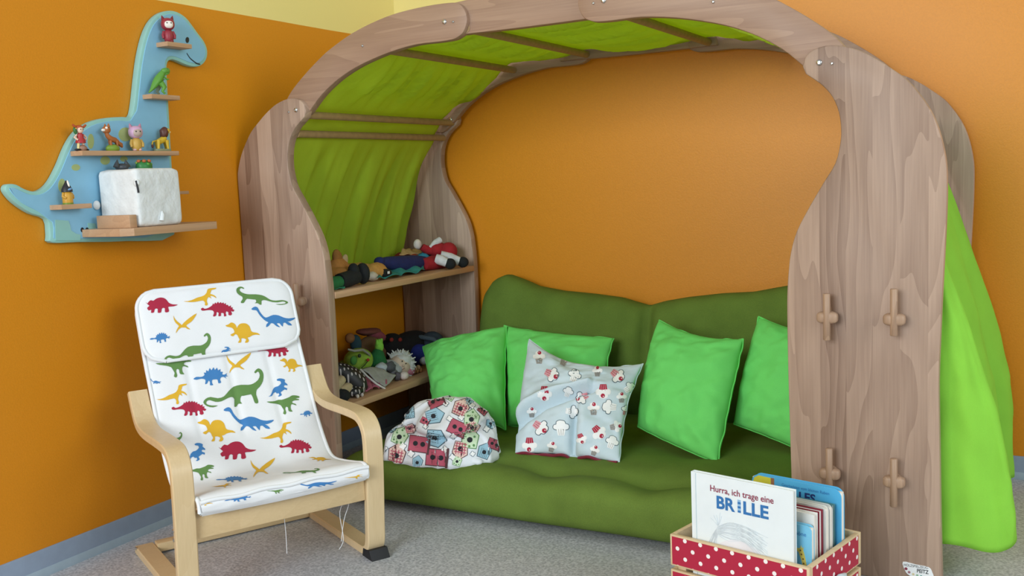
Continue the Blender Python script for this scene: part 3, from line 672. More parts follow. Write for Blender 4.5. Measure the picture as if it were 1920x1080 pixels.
# cushion
CUS = [(-.012, .204), (-.010, .222), (.006, .2305), (.05, .223), (.11, .213), (.165, .207), (.198, .2125), (.225, .235), (.258, .278), (.292, .335), (.325, .400), (.352, .450), (.378, .505), (.400, .560), (.412, .595), (.420, .625)]
cus = smooth_loop(CUS, 5, False); mc = len(cus)
WC = .188
def cus_row(i, l, th):
    p = cus[i]; t = np.array(cus[min(i + 1, mc - 1)]) - np.array(cus[max(i - 1, 0)]); t /= np.hypot(*t); return p, np.array([-t[1], t[0]])
def cushion_mesh(name, i0, i1, lw, t0, t1, mat, par, lift, rc, sew):
    """sheet following the chair profile; rc rounds the corners at either end"""
    n = 64; top = []; bot = []
    L = [0]
    for i in range(i0 + 1, i1 + 1): L.append(L[-1] + float(np.hypot(*(cus[i] - cus[i - 1]))))
    for q, i in enumerate(range(i0, i1 + 1)):
        p, nn = cus_row(i, 0, 0); de = min(L[q] if rc[0] else 9, L[-1] - L[q] if rc[1] else 9); r = .045
        wloc = lw - (r - math.sqrt(max(0, r * r - (r - de) ** 2)) if de < r else 0)
        rt = []; rb = []
        for j in range(n + 1):
            u = 2 * j / n - 1; l = wloc * u
            ed = max(0, 1 - abs(u) ** 8) ** .5; en = min(1, (max(de, 0) / .012 + .25)); h = t1 * ed * en
            for sl in sew: h -= .0035 * math.exp(-((l - sl) / .007) ** 2) * (i > 40)
            h += .0016 * noise.noise(Vector((l * 22, L[q] * 20, lift * 50))) * ed
            a = p + nn * (lift + h); b = p + nn * (lift - t0 * ed * en)
            rt.append(ch(l, *a)); rb.append(ch(l, *b))
        top.append(rt); bot.append(rb)
    vs = [v for r_ in top for v in r_] + [v for r_ in bot for v in r_]; m = len(top); w1 = n + 1; B0 = m * w1; fs = []
    for i in range(m - 1):
        for j in range(n):
            fs.append((i * w1 + j, (i + 1) * w1 + j, (i + 1) * w1 + j + 1, i * w1 + j + 1)); fs.append((B0 + i * w1 + j, B0 + i * w1 + j + 1, B0 + (i + 1) * w1 + j + 1, B0 + (i + 1) * w1 + j))
        for j in (0, n): fs.append((i * w1 + j, B0 + i * w1 + j, B0 + (i + 1) * w1 + j, (i + 1) * w1 + j) if j == 0 else (i * w1 + j, (i + 1) * w1 + j, B0 + (i + 1) * w1 + j, B0 + i * w1 + j))
    for i in (0, m - 1):
        for j in range(n): fs.append((i * w1 + j, i * w1 + j + 1, B0 + i * w1 + j + 1, B0 + i * w1 + j))
    o = mesh(name, vs, fs, mat, par)
    bm = bmesh.new(); bm.from_mesh(o.data); bmesh.ops.recalc_face_normals(bm, faces=bm.faces); bm.to_mesh(o.data); bm.free()
    o.data.polygons.foreach_set('use_smooth', [True] * len(o.data.polygons))
    rim = [(top[0][j] + bot[0][j]) / 2 for j in range(n)] + [(top[i][n] + bot[i][n]) / 2 for i in range(m - 1)] + [(top[-1][j] + bot[-1][j]) / 2 for j in range(n, 0, -1)] + [(top[i][0] + bot[i][0]) / 2 for i in range(m - 1, 0, -1)]
    return o, rim
cu, rim = cushion_mesh('cushion', 0, mc - 3, WC, .012, .006, M_WHITE, chair, .0, (0, 1), (-.098, 0, .098))
M_PIPE = cloth('white_piping', 'e9ecee', 0, 900, .02)
tube('piping', rim + [rim[0]], .0048, M_PIPE, cu, 8, False)
ih = next(i for i in range(mc) if cus[i][1] > .459)
hd, rim2 = cushion_mesh('headrest', ih, mc - 1, WC + .002, .008, .009, M_WHITE, chair, .016, (1, 1), ())
tube('piping', rim2 + [rim2[0]], .0048, M_PIPE, hd, 8, False)
# front face of the seat box below the piping
fc, rimf = None, None
vsf = []; fsf = []
for i in range(13):
    for j in range(41):
        u = 2 * j / 40 - 1; z = .226 - .034 * i / 12 * (1 - .12 * u * u); s_ = -.0185 + .010 * (i / 12) ** 2 - .004 * math.sin(math.pi * i / 12)
        vsf.append(ch(WC * u * (1 - .02 * i / 12), s_ + .0015 * noise.noise(Vector((u * 5, i * .3, 3))), z))
for i in range(12):
    for j in range(40): fsf.append((i * 41 + j, i * 41 + j + 1, (i + 1) * 41 + j + 1, (i + 1) * 41 + j))
fcm = mesh('front_border', vsf, fsf, M_WHITE, cu)
tube('piping', [ch(WC * (2 * k / 24 - 1), -.0185, .2275 + .002 * math.sin(k * .9)) for k in range(25)], .0045, M_PIPE, cu, 8)
for pts in ([(540, 918), (533, 960), (536, 1000), (538, 1038)], [(640, 905), (650, 930), (637, 960), (644, 1010), (636, 1030)], [(655, 900), (655, 940), (645, 975), (640, 1015)]):
    tube('loose_thread', [p for p in (ch(0, 0, 0),) if 0] + [CAM + ray(*q) * ((ch(0, .045, 0) - CAM).dot(BB) / ray(*q).dot(BB)) for q in smooth_loop(pts, 4, False)], .0007, M_PIPE, cu, 5)
# dinosaur prints -------------------------------------------------------
D_R, D_B, D_G, D_Y = plain('dino_red', 'ab2140', .85, .04), plain('dino_blue', '3f7fbc', .85, .04), plain('dino_green', '628a4a', .85, .04), plain('dino_yellow', 'e0b02c', .85, .04)
DN = {  # outlines, pixel units of a 100 px wide drawing, y down
 'brachio': [(0, 55), (4, 49), (12, 46), (24, 48), (34, 45), (42, 36), (50, 29), (62, 26), (74, 26), (82, 24), (90, 18), (93, 10), (90, 4), (86, 7), (84, 5), (87, 1), (91, -1), (96, 2), (99, 9), (98, 20), (93, 29), (88, 34), (87, 42), (90, 51), (90, 56), (85, 56), (82, 48), (79, 42), (76, 42), (66, 44), (62, 45), (61, 53), (64, 57), (58, 57), (55, 61), (51, 62), (51, 50), (47, 46), (40, 48), (30, 53), (20, 54), (10, 51), (5, 54), (6, 58), (14, 60), (24, 60), (16, 63), (6, 61)],
 'plesio': [(0, 6), (4, 2), (10, 0), (15, 3), (19, 11), (25, 19), (32, 25), (40, 23), (50, 19), (62, 20), (74, 25), (86, 27), (100, 25), (96, 30), (86, 34), (82, 34), (88, 37), (93, 43), (84, 42), (78, 37), (73, 38), (72, 46), (67, 41), (64, 38), (58, 39), (66, 47), (58, 45), (51, 39), (45, 38), (40, 44), (34, 47), (35, 40), (39, 36), (33, 33), (25, 26), (18, 18), (12, 9), (5, 8)],
 'ankylo': [(0, 20), (6, 17), (10, 20), (18, 19), (28, 14), (34, 9), (36, 4), (39, 7), (43, 1), (46, 5), (51, -1), (54, 4), (59, 0), (62, 4), (67, 1), (69, 6), (74, 3), (75, 9), (80, 8), (83, 13), (90, 10), (89, 16), (95, 16), (94, 21), (100, 24), (96, 29), (90, 27), (93, 36), (88, 40), (82, 38), (82, 31), (76, 28), (74, 34), (76, 41), (69, 43), (68, 34), (60, 33), (60, 41), (52, 42), (53, 33), (47, 30), (46, 39), (41, 43), (36, 42), (39, 33), (36, 26), (26, 24), (14, 25), (8, 26), (2, 25)],
 'trice': [(0, 14), (6, 18), (9, 14), (16, 8), (24, 10), (32, 4), (44, 0), (56, 1), (65, 7), (72, 16), (84, 21), (100, 22), (88, 27), (76, 28), (70, 30), (73, 42), (66, 46), (60, 44), (60, 34), (54, 32), (50, 36), (48, 46), (38, 47), (38, 36), (32, 34), (28, 38), (26, 46), (17, 47), (18, 38), (10, 40), (5, 32), (12, 26), (8, 22)],
 'ptero': [(3, 10), (8, 22), (18, 36), (32, 48), (38, 54), (46, 44), (58, 32), (74, 18), (100, 0), (88, 26), (74, 42), (60, 52), (58, 60), (74, 74), (62, 72), (54, 66), (46, 66), (36, 66), (24, 76), (14, 92), (16, 80), (22, 66), (26, 58), (14, 46), (6, 30)],
 'spino': [(0, 8), (8, 6), (16, 0), (24, 2), (30, 8), (33, 16), (36, 10), (42, 4), (52, 2), (62, 4), (70, 12), (74, 24), (80, 28), (92, 30), (100, 36), (88, 35), (76, 38), (70, 42), (64, 44), (68, 52), (64, 58), (56, 58), (60, 50), (54, 46), (46, 46), (46, 52), (44, 58), (36, 58), (41, 50), (38, 44), (34, 36), (28, 34), (22, 40), (14, 36), (20, 32), (26, 28), (22, 18), (14, 14), (4, 12)],
 'raptor': [(0, 50), (14, 49), (28, 44), (42, 36), (54, 32), (64, 26), (70, 16), (72, 6), (80, 2), (98, 0), (94, 5), (84, 8), (82, 16), (80, 22), (90, 26), (97, 33), (98, 38), (90, 32), (80, 30), (84, 40), (76, 34), (72, 40), (70, 50), (73, 60), (70, 66), (64, 64), (65, 56), (60, 48), (52, 48), (36, 52), (18, 53)],
 'trex': [(0, 16), (10, 15), (24, 14), (36, 10), (46, 10), (58, 6), (68, 2), (76, -3), (88, -3), (98, 0), (97, 4), (86, 6), (96, 8), (96, 11), (84, 12), (77, 15), (78, 20), (86, 22), (89, 27), (80, 24), (74, 24), (72, 32), (74, 40), (78, 45), (68, 45), (65, 40), (64, 33), (58, 31), (56, 38), (59, 48), (56, 54), (50, 51), (52, 42), (47, 33), (42, 26), (28, 22), (12, 20)],
 'stego': [(0, 34), (8, 28), (18, 28), (26, 27), (32, 22), (30, 15), (36, 16), (37, 8), (43, 12), (47, 2), (52, 9), (58, 0), (62, 8), (68, 1), (71, 9), (78, 5), (78, 13), (85, 13), (83, 20), (90, 21), (97, 17), (95, 23), (100, 26), (92, 27), (96, 33), (88, 28), (80, 29), (77, 36), (80, 44), (72, 46), (70, 36), (62, 35), (54, 37), (54, 46), (57, 51), (48, 52), (48, 44), (44, 38), (40, 46), (34, 49), (35, 40), (33, 35), (22, 33), (10, 36)],
 'para': [(0, 92), (10, 88), (18, 74), (24, 56), (36, 44), (50, 40), (60, 32), (66, 24), (62, 14), (48, 12), (44, 6), (56, 0), (76, 2), (86, 8), (84, 18), (96, 28), (98, 36), (86, 34), (80, 40), (84, 46), (96, 50), (94, 60), (86, 56), (78, 60), (70, 66), (64, 72), (70, 84), (58, 92), (50, 90), (58, 84), (52, 74), (46, 78), (38, 70), (26, 76), (18, 90)]}
DCOL = dict(brachio=D_G, plesio=D_B, ankylo=D_R, trice=D_R, ptero=D_Y, spino=D_Y, raptor=D_Y, trex=D_G, stego=D_B, para=D_B)
bvc, bvf, bvd = bvh_of(cu), bvh_of(fcm), bvh_of(hd)
def dino(kind, x, y, wpx, target=None, flip=False, hs=1.0, rot=0):
    pts = [(p[0] - 50, p[1] - 28) for p in smooth_loop(DN[kind], 2)]; k = wpx / 100 * {'ptero': 1.25, 'brachio': 1.0, 'plesio': 1.0}.get(kind, 1.08)
    pts = rotp([(-p[0] if flip else p[0], p[1] * hs) for p in pts], x, y, k, math.radians(rot))
    b_, par = target
    print_on('dinosaur_print', b_, [(pts, 0, 0)], [DCOL[kind]], par, .0009, 4)
H_, S_, F_ = (bvd, hd), (bvc, cu), (bvf, cu)
for a_ in (('trice', 303, 575, 56, H_), ('raptor', 375, 554, 58, H_, False, .8), ('ankylo', 408, 584, 58, H_), ('brachio', 491, 553, 98, H_, True, .55), ('ptero', 346, 599, 36, H_, False, .9), ('stego', 300, 634, 36, H_), ('plesio', 512, 598, 82, H_), ('spino', 455, 623, 60, H_), ('brachio', 352, 650, 88, H_, False, 1.0), ('para', 422, 654, 20, H_, False, .6),
    ('trex', 326, 690, 64, S_), ('ptero', 447, 673, 38, S_, False, .9), ('ankylo', 511, 660, 56, S_), ('spino', 546, 684, 40, S_), ('stego', 395, 707, 60, S_), ('brachio', 438, 724, 114, S_), ('para', 521, 720, 34, S_), ('plesio', 291, 716, 22, S_), ('raptor', 322, 736, 54, S_), ('trex', 531, 761, 58, S_), ('ankylo', 354, 770, 60, S_), ('plesio', 466, 790, 94, S_), ('spino', 406, 806, 66, S_), ('raptor', 517, 808, 56, S_), ('para', 367, 841, 34, S_), ('trice', 445, 848, 66, S_), ('ankylo', 554, 841, 56, S_), ('ptero', 492, 870, 38, S_, False, .85), ('trex', 376, 888, 48, S_), ('stego', 574, 776, 22, S_), ('brachio', 322, 822, 40, S_, False, 1.0), ('stego', 435, 899, 56, S_, False, .35), ('spino', 600, 861, 40, S_, False, .3), ('brachio', 565, 883, 70, S_, False, .22), ('raptor', 415, 910, 36, S_, False, .3),
    ('spino', 380, 943, 36, F_, False, .42), ('stego', 446, 935, 48, F_, False, .42, -6), ('trex', 516, 922, 30, F_, False, .42), ('plesio', 590, 908, 84, F_, False, .38, -8), ('raptor', 662, 893, 34, F_, False, .3)): dino(*a_)
# ------------------------------------------------------------------ dinosaur wall shelf
ds = thing('dinosaur_wall_shelf', 'blue long-necked dinosaur shaped wall shelf with six little wooden ledges', 'wall shelf', (XL, 1.66, .76))
XB = XL + .022
DPX = [(99, 455), (95, 440), (90, 411), (60, 400), (30, 380), (13, 360), (12, 350), (18, 345), (32, 346), (47, 354), (65, 359), (82, 354), (97, 339), (113, 309), (128, 273), (145, 247), (170, 229), (200, 221), (230, 219), (247, 218), (253, 195), (258, 150), (264, 105), (273, 67), (284, 42), (298, 27), (315, 20), (333, 22), (350, 33), (362, 48), (372, 62), (384, 78), (390, 95), (388, 111), (379, 122), (366, 125), (350, 121), (334, 114), (321, 112), (314, 122), (315, 160), (318, 210), (321, 270), (325, 340), (328, 440), (240, 452), (150, 454)]
dp = [np.array((atx(x, y, XB).y, atx(x, y, XB).z)) for x, y in DPX]
dps = smooth_loop(dp, 3)
A2 = sum(dps[i][0] * dps[(i + 1) % len(dps)][1] - dps[(i + 1) % len(dps)][0] * dps[i][1] for i in range(len(dps)))
if A2 < 0: dps = dps[::-1]
M_TEAL = plain('pale_teal_lacquer', '8fc4bd', .5, .03); M_SKY = plain('sky_blue_lacquer', '84bcd9', .5, .03); M_SPOT = plain('olive_spot_paint', 'a8b878', .5, .05)
bd = prism('body_board', dps, (XL + .001, 0, 0), EY, EZ, EX, 0, XB - XL - .0025, M_TEAL, ds, .003)
ins = inset(smooth_loop(dps[::3], 3), .0085)
ins = [q for q in ins if min(math.hypot(*(q - r)) for r in dps) > .0078]
prism('painted_face', ins, (XB - .003, 0, 0), EY, EZ, EX, 0, .003, M_SKY, ds, .0008, 1)
def flatp(name, px, mat, par, lift=.001, sm=3):
    q = [np.array((atx(x, y, XB).y, atx(x, y, XB).z)) for x, y in px]; q = smooth_loop(q, sm) if sm else q
    A = sum(q[i][0] * q[(i + 1) % len(q)][1] - q[(i + 1) % len(q)][0] * q[i][1] for i in range(len(q)))
    return prism(name, q if A > 0 else q[::-1], (XB - .001, 0, 0), EY, EZ, EX, 0, .001 + lift, mat, par)
flatp('painted_leg', [(103, 412), (128, 414), (131, 422), (133, 432), (142, 438), (151, 440), (150, 451), (104, 451)], M_TEAL, ds, .0008, 0)
flatp('painted_leg', [(164, 418), (178, 419), (182, 440), (166, 438)], M_TEAL, ds, .0008, 0)
for c in ((154, 431), (163, 431)): flatp('claw', [(c[0] + 3 * math.cos(t), c[1] + 4.5 * math.sin(t)) for t in np.linspace(0, 6.283, 9)[:-1]], M_INK, ds, .001)
for c, a, b in (((142, 314), 8, 6), ((235, 252), 13, 13), ((170, 265), 6, 14), ((197, 301), 9, 8), ((232, 298), 7, 5), ((116, 348), 7, 13)): flatp('spot', [(c[0] + a * math.cos(t), c[1] + b * math.sin(t)) for t in np.linspace(0, 6.283, 13)[:-1]], M_SPOT, ds, .0006)
flatp('eye', [(351 + 3.2 * math.cos(t), 75 + 5.5 * math.sin(t)) for t in np.linspace(0, 6.283, 13)[:-1]], M_INK, ds, .001)
sm = smooth_loop([(350, 100), (356, 109), (363, 115), (369, 119), (375, 120.5)], 3, False); flatp('mouth', [tuple(p + (0, -1)) for p in sm] + [tuple(p + (0, 1)) for p in sm[::-1]], M_INK, ds, .001, 0)
def ledge(y0, y1, z, dep, th=.011, rc=.0):
    x1 = XL + dep; pts = [(XB, y0), (x1 - rc, y0), (x1, y0 + rc), (x1, y1 - rc), (x1 - rc, y1), (XB, y1)] if rc else [(XB, y0), (x1, y0), (x1, y1), (XB, y1)]
    return prism('ledge', pts, (0, 0, z - th), EX, EY, EZ, 0, th, M_SHELF, ds, .0012)
ZTOP, ZNECK, ZLONG, ZSM, ZBIG = 1.2365, 1.104, .9635, .8425, .782
ledge(1.812, 1.892, ZTOP, .062); ledge(1.755, 1.845, ZNECK, .055); ledge(1.533, 1.82, ZLONG, .063); ledge(1.466, 1.546, ZSM, .063); ledge(1.545, 1.845, ZBIG, .172, .018, .022)
lz = atx(345, 361, XL + .04); box('ledge', (XB, 1.70, lz.z - .004), .03, lz.y + .006 - 1.70, .008, M_SHELF, ds, .001)

# figures on the ledges
def P_(name, hexc, **k): return plain('toy_' + hexc, hexc, k.get('r', .45), .04, 40)
F_GRP = 'small plastic figures on the dinosaur shelf'
def base(px, py, z, dep=.044):
    q = atx(px, py, XL + dep); return Vector((q.x, q.y, z))
def figure(name, label, b): return thing(name, label, 'toy figure', b, F_GRP)
def hood_figure(b, hood, body, legs, label, face='efe6dc', ears=None, turn=.5, sc=1.0):
    f = figure('toy_figure', label, b); k = sc
    fx = Vector((math.cos(-turn), math.sin(-turn), 0)); sdv = Vector((-fx.y, fx.x, 0))
    blob('body', b + EZ * .016 * k, (.011 * k, .012 * k, .017 * k), P_('', body), f, e=.8, n=16)
    for s in (-1, 1):
        blob('foot', b + sdv * .006 * s * k + fx * .003 + EZ * .0035 * k, (.007 * k, .005 * k, .0038 * k), P_('', legs), f, (0, 0, -turn), n=10)
        tube('arm', [b + sdv * .011 * s * k + EZ * .028 * k, b + sdv * .0145 * s * k + EZ * .018 * k + fx * .003, b + sdv * .0135 * s * k + EZ * .010 * k + fx * .005], [.003 * k, .0035 * k, .003 * k], P_('', body), f, 8)
    hd_ = blob('hood', b + EZ * .046 * k, (.0165 * k, .0165 * k, .0155 * k), P_('', hood), f, (0, 0, -turn), .85, 20)
    blob('face', b + EZ * .0445 * k + fx * .0085 * k, (.0095 * k, .012 * k, .0105 * k), P_('', face), hd_, (0, 0, -turn), .85, 16)
    for s in (-1, 1):
        lathe('ear', [(.0055 * k, 0), (.003 * k, .007 * k), (.0004, .012 * k)], b + EZ * .056 * k + sdv * .010 * s * k, P_('', ears or hood), hd_, 10, EZ + sdv * .3 * s)
        blob('eye', b + EZ * .047 * k + fx * .0178 * k + sdv * .005 * s * k, (.001, .0015, .0018), M_INK, hd_, (0, 0, -turn), n=8)
    return f
hood_figure(base(317, 78, ZTOP), '962a3a', '96303e', '80242f', 'red hooded figure with pointed ears on the topmost ledge', ears='7c1e2c', turn=.55)
hood_figure(base(257, 284, ZLONG), 'cfa6c2', 'c8a24c', 'd8b0a8', 'pink hooded figure with cat ears and a mustard outfit on the long ledge', face='b8a294', ears='b88098', turn=.35, sc=1.0)
# green tyrannosaur
def trex_fig(b):
    f = figure('toy_dinosaur', 'green toy tyrannosaur standing on the neck ledge', b); g = P_('', '5f9a3a'); g2 = P_('', '8a9a84'); d = (EY + EX * .15).normalized(); sdv = EX
    tube('body', [b + d * a + EZ * z for a, z in ((-.028, .004), (-.02, .012), (-.010, .024), (.0, .036), (.008, .046), (.014, .054), (.018, .058))], [.0015, .004, .008, .0105, .0095, .0075, .006], g, f, 14)
    hd_ = blob('head', b + d * .024 + EZ * .0605, (.008, .0125, .0075), g, f, (.15, 0, 0), .8, 16)
    blob('jaw', b + d * .025 + EZ * .053, (.006, .0105, .003), g, hd_, (.35, 0, 0), .8, 12)
    for s in (-1, 1):
        tube('leg', [b + sdv * .008 * s + d * .001 + EZ * .030, b + sdv * .010 * s + d * .009 + EZ * .018, b + sdv * .010 * s + d * .003 + EZ * .008, b + sdv * .010 * s + d * .009 + EZ * .003], [.008, .006, .0035, .003], g if s > 0 else g2, f, 10)
        tube('arm', [b + sdv * .007 * s + d * .013 + EZ * .044, b + sdv * .008 * s + d * .021 + EZ * .038, b + sdv * .008 * s + d * .026 + EZ * .040], [.0028, .002, .0012], g, f, 8)
        blob('eye', b + sdv * .0068 * s + d * .024 + EZ * .064, (.0012, .0015, .0015), M_INK, hd_, n=8)
trex_fig(base(298, 177, ZNECK))
# little girl figure with a parrot
b = base(153, 285, ZLONG); f = figure('toy_figure', 'small figure in a red dress with a green bird, left on the long ledge', b)
sk = P_('', 'e8c8b0'); rd = P_('', 'a8252c')
for s in (-1, 1):
    tube('leg', [b + EY * .005 * s + EZ * .022, b + EY * .007 * s + EZ * .012, b + EY * .008 * s + EZ * .004], [.0035, .003, .0028], P_('', 'e0cf8c') if s < 0 else sk, f, 8)
    blob('shoe', b + EY * .011 * s + EX * .002 + EZ * .0025, (.0045, .0085, .003), M_INK, f, n=10)
    tube('arm', [b + EY * .009 * s + EZ * .037, b + EY * .016 * s + EZ * .031, b + EY * .010 * s + EZ * .025 + EX * .004], .0024, sk, f, 8)
    tube('plait', [b + EY * .007 * s + EZ * .052, b + EY * .014 * s + EZ * .057, b + EY * .018 * s + EZ * .060], [.002, .003, .002], P_('', 'b2502a'), f, 8)
lathe('dress', [(.0115, .018), (.0105, .024), (.0075, .031), (.0075, .038), (.004, .041)], b, rd, f, 16)
blob('rock', b + EY * .004 + EZ * .006, (.009, .010, .008), P_('', '9a7460'), f, n=12, nz=.3)
h_ = blob('head', b + EZ * .0485, (.0085, .0085, .009), sk, f); blob('hair', b + EZ * .0535 - EX * .002, (.009, .0095, .006), P_('', 'b2502a'), h_)
for s in (-1, 1): blob('eye', b + EX * .008 + EY * .003 * s + EZ * .049, (.001, .0012, .0014), M_INK, h_, n=8)
br_ = blob('bird', b - EY * .0125 + EZ * .046, (.004, .0045, .0085), P_('', '2f6a34'), f, (.2, 0, 0)); blob('beak', b - EY * .0125 + EX * .004 + EZ * .051, (.002, .0015, .0015), P_('', 'd8b04a'), br_, n=8)
# fox figure
b = base(212, 283, ZLONG); f = figure('toy_fox', 'orange-brown toy fox standing on a green mound on the long ledge', b); fo = P_('', 'a8622f'); wh = P_('', 'eee8de')
blob('mound', b + EZ * .006, (.012, .019, .010), P_('', '7a9a34'), f, n=16, nz=.15)
tube('body', [b + EY * a + EZ * z for a, z in ((.016, .021), (.008, .026), (-.004, .029), (-.012, .036), (-.015, .043))], [.005, .0065, .007, .0055, .0045], fo, f, 12)
h_ = blob('head', b - EY * .014 + EZ * .050, (.009, .010, .009), fo, f, e=.9); blob('muzzle', b - EY * .024 + EX * .002 + EZ * .049, (.004, .006, .0035), wh, h_, n=10)
blob('eye_patch', b - EY * .018 + EX * .006 + EZ * .054, (.003, .0035, .0035), wh, h_, n=10)
for s in (-1, 1): lathe('ear', [(.004, 0), (.002, .006), (.0003, .009)], b - EY * .012 + EX * .006 * s + EZ * .056, fo, h_, 8)
for a, s in ((-.008, .004), (-.005, -.004), (.010, .004), (.013, -.004)): tube('leg', [b + EY * a + EX * s + EZ * .025, b + EY * (a + .001) + EX * s + EZ * .010], [.0032, .0022], fo, f, 8)
tube('tail', [b + EY * .016 + EZ * .021, b + EY * .024 + EZ * .015, b + EY * .028 + EZ * .009], [.004, .0055, .002], fo, f, 10)
# lion figure
b = base(303, 281, ZLONG); f = figure('toy_lion', 'yellow toy lion with a dark brown mane at the right end of the long ledge', b); ye = P_('', 'd8b432'); mn = P_('', '5a2f22')
prism('rock_base', smooth_loop([(-.022, -.008), (.0, -.010), (.024, -.008), (.026, .004), (.0, .009), (-.020, .007)], 3), b, EY, -EX, EZ, 0, .006, P_('', '8a9474'), f, .001)
tube('body', [b + EY * a + EZ * z for a, z in ((-.012, .022), (-.004, .025), (.006, .029), (.013, .034))], [.0065, .0075, .008, .007], ye, f, 12)
mh = blob('mane', b + EY * .012 + EZ * .047, (.011, .011, .0155), mn, f, (-.2, 0, 0), n=16, nz=.2); blob('head', b + EY * .018 + EX * .004 + EZ * .051, (.007, .0075, .007), ye, f); blob('muzzle', b + EY * .024 + EX * .005 + EZ * .048, (.004, .0045, .0035), P_('', 'e6d49a'), f, n=10)
for a, s, e_ in ((.014, .005, .003), (.016, -.005, .004), (-.012, .005, -.002), (-.010, -.005, .001)): tube('leg', [b + EY * a + EX * s + EZ * .028, b + EY * (a + e_ * .5) + EX * s + EZ * .016, b + EY * (a + e_) + EX * s + EZ * .006], [.0055, .0038, .0032], ye, f, 8)
tl_ = tube('tail', [b - EY * .016 + EZ * .026, b - EY * .026 + EZ * .024, b - EY * .029 + EZ * .016], .0016, ye, f, 8); blob('tail_tuft', b - EY * .028 + EZ * .013, (.003, .003, .005), mn, tl_, n=10)
# black and yellow bird figure
b = base(128, 385, ZSM); f = figure('toy_figure', 'black-headed toy figure in a yellow coat on the small lower left ledge', b)
lathe('coat', [(.011, 0), (.0115, .004), (.0115, .020), (.009, .028), (.006, .032)], b, P_('', 'c8962c'), f, 18); lathe('hem', [(.0118, 0), (.012, .0035)], b, P_('', '6f8a2a'), f, 18)
h_ = lathe('hood', [(.0125, .028), (.012, .034), (.008, .042), (.004, .049), (.0015, .054)], b, M_INK, f, 16); blob('face_stripe', b + EX * .0065 + EZ * .047, (.0022, .0025, .0085), wh, h_, (0, -.35, 0), n=10); blob('scarf', b + EX * .009 + EZ * .034, (.004, .0065, .0028), P_('', '6f9ac8'), h_, (.3, 0, 0), n=12)
for s in (-1, 1): tube('arm', [b + EY * .010 * s + EZ * .026, b + EY * .0135 * s + EZ * .018 + EX * .002, b + EY * .009 * s + EZ * .014 + EX * .007], .003, P_('', 'c8962c'), f, 8)
# soft white music cube
CXF = XL + .160; cb = atx(263, 431, CXF); cb.z = ZBIG; du = EY.copy(); dvv = -EX
M_FUR = plain('white_felt_fur', 'dfe3e2', .95, .06, 35, .5)
sz = .134; cc_ = cb + du * sz / 2 + dvv * sz / 2 + EZ * (sz / 2 + .001)
mc_ = thing('music_cube', 'white fluffy cube music box standing on the lowest ledge of the dinosaur shelf', 'music box', cc_ - EZ * sz / 2)
az_ = math.atan2(du.y, du.x)
blob('body', cc_, (sz / 2, sz / 2, sz / 2 * 1.02), M_FUR, mc_, (0, 0, az_), .16, 48, .02, 20)
tube('slot_mark', [cb + EZ * .108 + Vector((-.002, .001, 0)), cb + EZ * .09 + Vector((0, .003, 0)), cb + EZ * .080 + Vector((0, .004, 0))], .0024, M_INK, mc_, 8)
tube('fabric_tab', [cb + du * .062 + EZ * .012 + dvv * -.004, cb + du * .066 + EZ * .026 - dvv * .004, cb + du * .067 + EZ * .034 - dvv * .002], [.006, .005, .002], M_FUR, mc_, 10)
blob('side_ear', cb + dvv * sz + EZ * .055 - du * .006, (.007, .009, .011), M_FUR, mc_, n=14)
blob('edge_seam', cb + EZ * .103 + (du + dvv) * .006, (.008, .008, .010), M_FUR, mc_, n=14)
# things on top of the cube
tc_ = cc_ + EZ * (sz / 2 * 1.02)
ef = figure('toy_figure', 'dark grey cat-eared figure lying on top of the white cube', tc_ - du * .02 + dvv * .025)
b = tc_ - du * .022 + dvv * .03
blob('head', b + EZ * .006, (.014, .018, .009), P_('', '3a3f44'), ef, (0, 0, az_), n=16)
for s in (-1, 1): lathe('ear', [(.008, 0), (.0045, .010), (.0005, .019)], b + Vector((.0, .016 * s, .006)), P_('', '3a3f44'), ef, 10, EZ + EY * .25 * -s)
gf = figure('toy_figure', 'round green leafy toy at the back right on top of the white cube', tc_ + du * .03 + dvv * .03)
gb = tc_ + du * .042 + dvv * .028
blob('shell', gb + EZ * .006, (.018, .021, .017), P_('', '2f7a3a'), gf, n=20, nz=.1)
for k in range(9):
    t = k * 2.4; blob('leaf_spot', gb + Vector((.0135 * math.cos(t), .016 * math.sin(t), .012 + .004 * (k % 3))), (.005, .005, .004), P_('', ('5aa03c', '9ab84a', 'b8643a')[k % 3]), gf, n=8)
# small wooden block
bl_ = box('wooden_block', (XB + .022, cb.y - .0245, ZBIG + .0002), .112, .021, .030, M_SHELF, None, .0015)
tag(bl_, 'plain wooden block leaning before the white cube on the lowest ledge', 'block')

